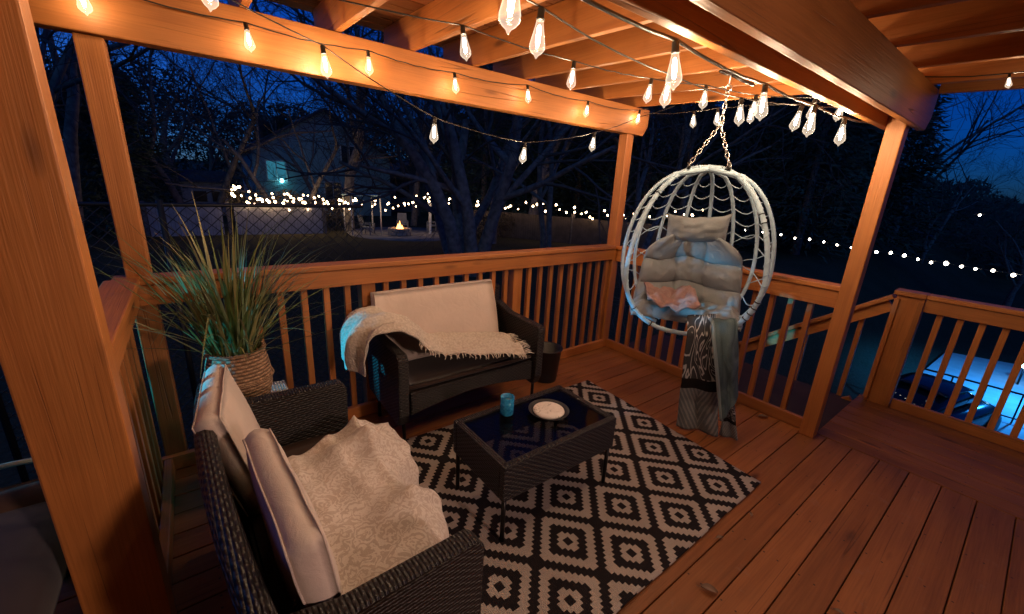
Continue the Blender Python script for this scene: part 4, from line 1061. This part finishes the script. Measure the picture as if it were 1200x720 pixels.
FAIRY = emit('fairy_bulb_glow',(1.0,.66,.36),20)
def fairy(label, pts, n, jit, r, seed, mat=None, wire=True):
    rg = random.Random(seed); t = thing('fairy_lights', label, 'fairy lights', tuple(pts[0]))
    cab = [along(pts, k/60) for k in range(61)]
    MB().tube(cab,.006,4).build('cable', CABLE, t)
    b0 = None
    for k in range(n):
        p = along(pts,(k+.5)/n) + Vector((rg.gauss(0,jit*.4),rg.gauss(0,jit),rg.gauss(-.02,jit)))
        if b0 is None:
            b0 = MB().lathe([(0,-1),(.7,-.7),(1,0),(.6,.8),(0,1.3)],(0,0,0),6).build('bulb', mat or FAIRY, t, world=False); o = b0
        else:
            o = b0.copy(); COL.objects.link(o); o.parent = t
        o.location = p - t.location; s = r*rg.uniform(.7,1.25); o.scale = (s,s,s); o.rotation_euler = (rg.uniform(-.6,.6),rg.uniform(-.6,.6),0)
    return t
fairy('dense warm fairy lights tangled over the shrub by the pale fence', [(-22.25,-1.75,.85),(-22.2,-1.0,.32),(-22.15,-.1,.15),(-22.1,1.0,.28),(-22,2.4,.24),(-21.9,3.9,.22)], 70, .22, .058, 1)
fairy('warm fairy lights running from the shrub past the fire pit to the large tree', [(-21.6,3.9,.30),(-20.2,5.0,.30),(-20.0,6.4,.36),(-19.8,7.4,.75),(-19.5,8.1,.5),(-19,9.2,.6),(-18.5,10.3,.15)], 46, .16, .052, 2)
fairy('warm fairy lights along the dark garden fence between the tree and the corner post', [(-17.6,11.2,.45),(-16,12.3,.6),(-14.6,13.6,.30),(-13.2,14.4,.35),(-11.4,15.2,.30),(-9.6,16.1,.40),(-8.2,16.8,.85)], 34, .17, .055, 3)
COOL = emit('cool_fairy_glow',(1.0,.86,.70),22)
fairy('evenly spaced white fairy lights strung across the dark lawn behind the stairs', [(-7.0,17.0,.25),(-4.2,16.0,.20),(-1.9,14.2,.22),(-.3,12.6,.28),(1.0,10.9,.35),(2.0,9.3,.45),(2.9,8.0,.56)], 22, .02, .036, 4, COOL)
fairy('pair of distant white lamps low in the dark yard', [(1.55,11.9,-.75),(2.4,11.9,-.8)], 4, .02, .028, 6, COOL)
fairy('single faint white light high above the yard string', [(1.3,11.6,1.50),(1.5,11.6,1.52)], 1, 0, .035, 8, COOL)

# fire pit and patio furniture ------------------------------------------
fpz = G+.03
fpit = thing('fire_pit','stone fire pit with a small flame on the pale patio','fire pit',(-20.2,6.0,fpz))
mb = MB()
for k in range(14):
    a = 6.283*k/14
    for lv in range(2):
        c = Vector((-20.2+.55*math.cos(a+lv*.2),6.0+.55*math.sin(a+lv*.2),fpz+.11+lv*.2)); tv = Vector((-math.sin(a+lv*.2),math.cos(a+lv*.2),0))
        mb.beam(c-tv*.12,c+tv*.12,.2,.19)
mb.build('stone_ring', plain('ring_stone',(.32,.29,.26),.9,0,.3,4), fpit, bevel=.02)
fl_ = emit('flame_glow',(1.0,.36,.08),9); mb = MB()
for k in range(7):
    a = k*.9; x,y = -20.2+.14*math.cos(a)*(k>0), 6.0+.14*math.sin(a)*(k>0); h = .55 if k == 0 else rnd.uniform(.22,.42)
    mb.lathe([(0,0),(.07,.08),(.06,.2*h/.4),(.02,.8*h),(0,h)],(x,y,fpz+.28),7)
mb.build('flame', fl_, fpit)
PCH = plain('patio_chair_resin',(.20,.21,.22),.6)
def pchair(label, x, y, rz):
    t = thing('patio_chair', label, 'chair', (x,y,fpz), rz, 'chairs around the fire pit')
    MB().box((-.28,-.28,.36),(.28,.28,.42)).build('seat', PCH, t, bevel=.01, world=False)
    mb = MB(); mb.beam((0,-.28,.40),(0,-.46,1.05),.56,.04,(0,1,0)); mb.build('backrest', PCH, t, bevel=.01, world=False)
    for s in (-1,1):
        MB().box((s*.31-.04,-.3,.58),(s*.31+.04,.3,.62)).build('armrest', PCH, t, bevel=.008, world=False)
        for yy in (-.26,.26): MB().box((s*.31-.03,yy-.03,.0),(s*.31+.03,yy+.03,.58)).build('leg', PCH, t, world=False)
    return t
pchair('pale patio chair behind the fire pit, under the fairy lights', -22.2,7.0,R(-110)); pchair('patio chair right of the fire pit beside the white lamp post', -21.4,8.6,R(150)); pchair('patio chair left of the fire pit', -20.9,4.4,R(-40))
lp = thing('lamp_post','slim white post at the edge of the fire pit patio','post',(-20.4,8.0,fpz))
MB().box((-20.46,7.94,fpz),(-20.34,8.06,fpz+1.75)).build('shaft', plain('white_post',(.7,.7,.68),.5), lp); MB().box((-20.5,7.9,fpz+1.751),(-20.3,8.1,fpz+1.83)).build('cap', bpy.data.materials['white_post'], lp)
gz_ = thing('gazebo','small garden canopy with a pale flat top left of the fire pit','canopy',(-21.5,4.3,G))
MB().box((-22.2,3.4,.62),(-20.6,5.2,.70)).build('roof', plain('canopy_cloth',(.25,.42,.48),.7), gz_)
for x in (-22.1,-20.7):
    for y in (3.5,5.1): MB().tube([(x,y,G),(x,y,.62)],.04,6).build('pole', bpy.data.materials['white_post'], gz_)

# lower right: car, railing and lamp on the driveway ---------------------
CARP = plain('black_car_paint',(.010,.012,.016),.18,.2,.2); CGL,nt,b = newmat('car_glass'); b.inputs['Base Color'].default_value = (.01,.013,.016,1); b.inputs['Roughness'].default_value = .05
car = thing('parked_car','dark car parked on the driveway below the stair landing','car',(1.75,12.1,-4.3),R(75))
def carsec(x, hw, zlo, zhi): return [(x,-hw*.92,zlo),(x,-hw,zlo+.2),(x,-hw*.97,zhi-.12),(x,-hw*.75,zhi),(x,0,zhi+.03),(x,hw*.75,zhi),(x,hw*.97,zhi-.12),(x,hw,zlo+.2),(x,hw*.92,zlo)]
def loftm(secs):
    mb = MB(); n = len(secs[0]); vs = [p for s in secs for p in s]
    fs = [(i*n+k,i*n+(k+1)%n,(i+1)*n+(k+1)%n,(i+1)*n+k) for i in range(len(secs)-1) for k in range(n)] + [tuple(range(n-1,-1,-1)), tuple((len(secs)-1)*n+k for k in range(n))]
    mb.add(vs, fs, True); return mb
loftm([carsec(-2.05,.70,.35,.70),carsec(-1.95,.80,.25,.86),carsec(-1.3,.86,.22,.92),carsec(0,.88,.22,.92),carsec(1.0,.87,.22,.90),carsec(1.7,.82,.24,.82),carsec(2.0,.72,.34,.66)]).build('body', CARP, car, world=False, subsurf=1)
def cab(x, hw, z0, z1): return [(x,-hw,z0),(x,-hw*.8,z1),(x,0,z1+.03),(x,hw*.8,z1),(x,hw,z0)]
loftm([cab(-1.75,.74,.86,.90),cab(-1.0,.78,.88,1.34),cab(-.2,.79,.88,1.42),cab(.5,.78,.88,1.34),cab(1.1,.74,.86,.92)]).build('cabin', CGL, car, world=False, subsurf=1)
MB().grid(lambda u,v: (-1.0+1.35*u, -.56+1.12*v, 1.37+.07*math.sin(math.pi*u)*.9+.03*math.sin(math.pi*v)), 8, 8).build('roof', CARP, car, world=False, solid=.03)
for x in (-1.3,1.3):
    for y in (-.80,.80):
        w_ = MB(); 
        prof_ = [(.0,-.10),(.22,-.10),(.32,-.09),(.33,-.05),(.33,.05),(.32,.09),(.22,.10),(0,.10)]
        w_.lathe(prof_,(0,0,0),20); xf(w_, Matrix.Translation((x,y,.33)) @ Matrix.Rotation(R(90),4,'X')); wo = w_.build('wheel', BLACKP, car, world=False)
for y in (-.58,.58): MB().lathe([(0,-.04),(.10,-.03),(.10,.03),(0,.05)],(-2.03,y,.66),10).build('tail_light', plain('tail_light_red',(.3,.02,.02),.2), car, world=False)
for y in (-.55,.55): MB().lathe([(0,-.05),(.12,-.03),(.12,.03),(0,.05)],(1.9,y,.62),10).build('headlight', plain('headlight_glass',(.7,.72,.75),.1), car, world=False)
GD = -4.19
mr_ = thing('metal_railing','thin black metal railing along the lit driveway','railing',(2.4,14.5,GD))
MB().tube([(1.15,14.4,GD+.9),(6.0,14.6,GD+.9)],.03,6).build('top_rail', METAL, mr_); MB().tube([(1.15,14.4,GD+.15),(6.0,14.6,GD+.15)],.022,6).build('bottom_rail', METAL, mr_)
for k in range(8):
    q_ = k/7; MB().tube([(1.15+4.85*q_,14.4+.2*q_,GD-.02),(1.15+4.85*q_,14.4+.2*q_,GD+.91)],.022,6).build('railing_post', METAL, mr_)
bl = thing('driveway_lamp','small bright blue-white lamp at the edge of the driveway','lamp',(3.15,18.9,GD))
MB().tube([(3.15,18.9,GD),(3.15,18.9,GD+.62)],.03,8).build('post', METAL, bl); MB().lathe([(0,0),(.07,.02),(.09,.10),(.0,.16)],(3.15,18.9,GD+.62),12).build('lamp_head', emit('lamp_head_glow',(.45,.9,1.0),25), bl)
BUSH = plain('bush_leaves',(.05,.085,.035),.7,0,.4,6)
rg = random.Random(9); bs = thing('bush','small green bush at the foot of the stairs','bush',(1.75,2.6,G)); mb = MB(); G0 = G; G = gz(1.75,2.6)
for k in range(1500):
    a, e = rg.uniform(0,6.283), rg.uniform(-.2,1.5); r = .75*rg.random()**.4*(.85+.3*nz(a,e,1,2)); c = Vector((1.75+r*math.cos(a)*math.cos(e),2.6+r*math.sin(a)*math.cos(e),G+.35+1.1*r*math.sin(e)))
    d = Vector((rg.gauss(0,1),rg.gauss(0,1),rg.gauss(0,1))).normalized(); s = d.orthogonal().normalized(); L = rg.uniform(.04,.09); mb.add([c-s*L*.4,c+d*L,c+s*L*.4,c-d*L*.5],[(0,1,2,3)])
mb.build('foliage', BUSH, bs); MB().tube([(1.75,2.6,G-.05),(1.76,2.6,G+.6)],.03,6).build('stem', BARK, bs); bs.location.z = bs.location.z; G = G0

# ------------------------------------------------------------------ light
w = bpy.data.worlds.new('World'); scene.world = w; w.use_nodes = True; nt = w.node_tree
bg = nt.nodes['Background']; sky = nt.nodes.new('ShaderNodeTexSky'); sky.sky_type = 'NISHITA'; sky.sun_disc = False
sky.sun_elevation = R(5); sky.sun_rotation = R(-120); sky.ozone_density = 8
tint = nt.nodes.new('ShaderNodeMix'); tint.data_type = 'RGBA'; tint.blend_type = 'MULTIPLY'; tint.inputs[0].default_value = 1; tint.inputs[7].default_value = (.28,.62,1.25,1)
nt.links.new(sky.outputs[0], tint.inputs[6]); nt.links.new(tint.outputs[2], bg.inputs[0]); bg.inputs[1].default_value = .12
def light(name, kind, loc, energy, col, **kw):
    l = bpy.data.lights.new(name, kind); o = bpy.data.objects.new(name, l); COL.objects.link(o); o.location = loc; l.energy = energy; l.color = col
    for k,v in kw.items(): setattr(l,k,v)
    return o
def aim(o, p): o.rotation_euler = (Vector(p)-o.location).to_track_quat('-Z','Y').to_euler()
sl = light('yard_fill_sun','SUN',(10,-10,30),.16,(.22,.62,1.0),angle=R(12)); aim(sl,(10-6.0,-10+5.4,30-9.0))  # added teal fill that lifts the dark yard, apart from the sky's sun
o = light('yard_floodlight','SPOT',(-1.0,-12.2,.95),6200,(.02,.60,1.0),shadow_soft_size=.06,spot_size=R(7.8),spot_blend=.6); aim(o,(.57,-2.5,.66))
o = light('house_porch_lamp','AREA',(5.1,-1.9,2.05),14,(1.0,.66,.52),shape='DISK',size=.30,spread=R(95)); aim(o,(.5,-3.2,.4))
o = light('driveway_lamp_light','SPOT',(3.6,16.5,-2.0),1150,(.02,.30,1.0),shadow_soft_size=.08,spot_size=R(150),spot_blend=.3)

# ------------------------------------------------------------------ render settings
vs_ = scene.view_settings; scene.display_settings.display_device = 'sRGB'
vs_.view_transform = 'Standard'; vs_.look = 'None'; vs_.exposure = 0; vs_.gamma = 1; vs_.use_curve_mapping = False
cy = scene.cycles; cy.use_denoising = True; cy.max_bounces = 6; cy.diffuse_bounces = 3; cy.glossy_bounces = 3; cy.transmission_bounces = 4; cy.transparent_max_bounces = 10; cy.caustics_reflective = False; cy.caustics_refractive = False; cy.sample_clamp_indirect = 4; cy.use_light_tree = True
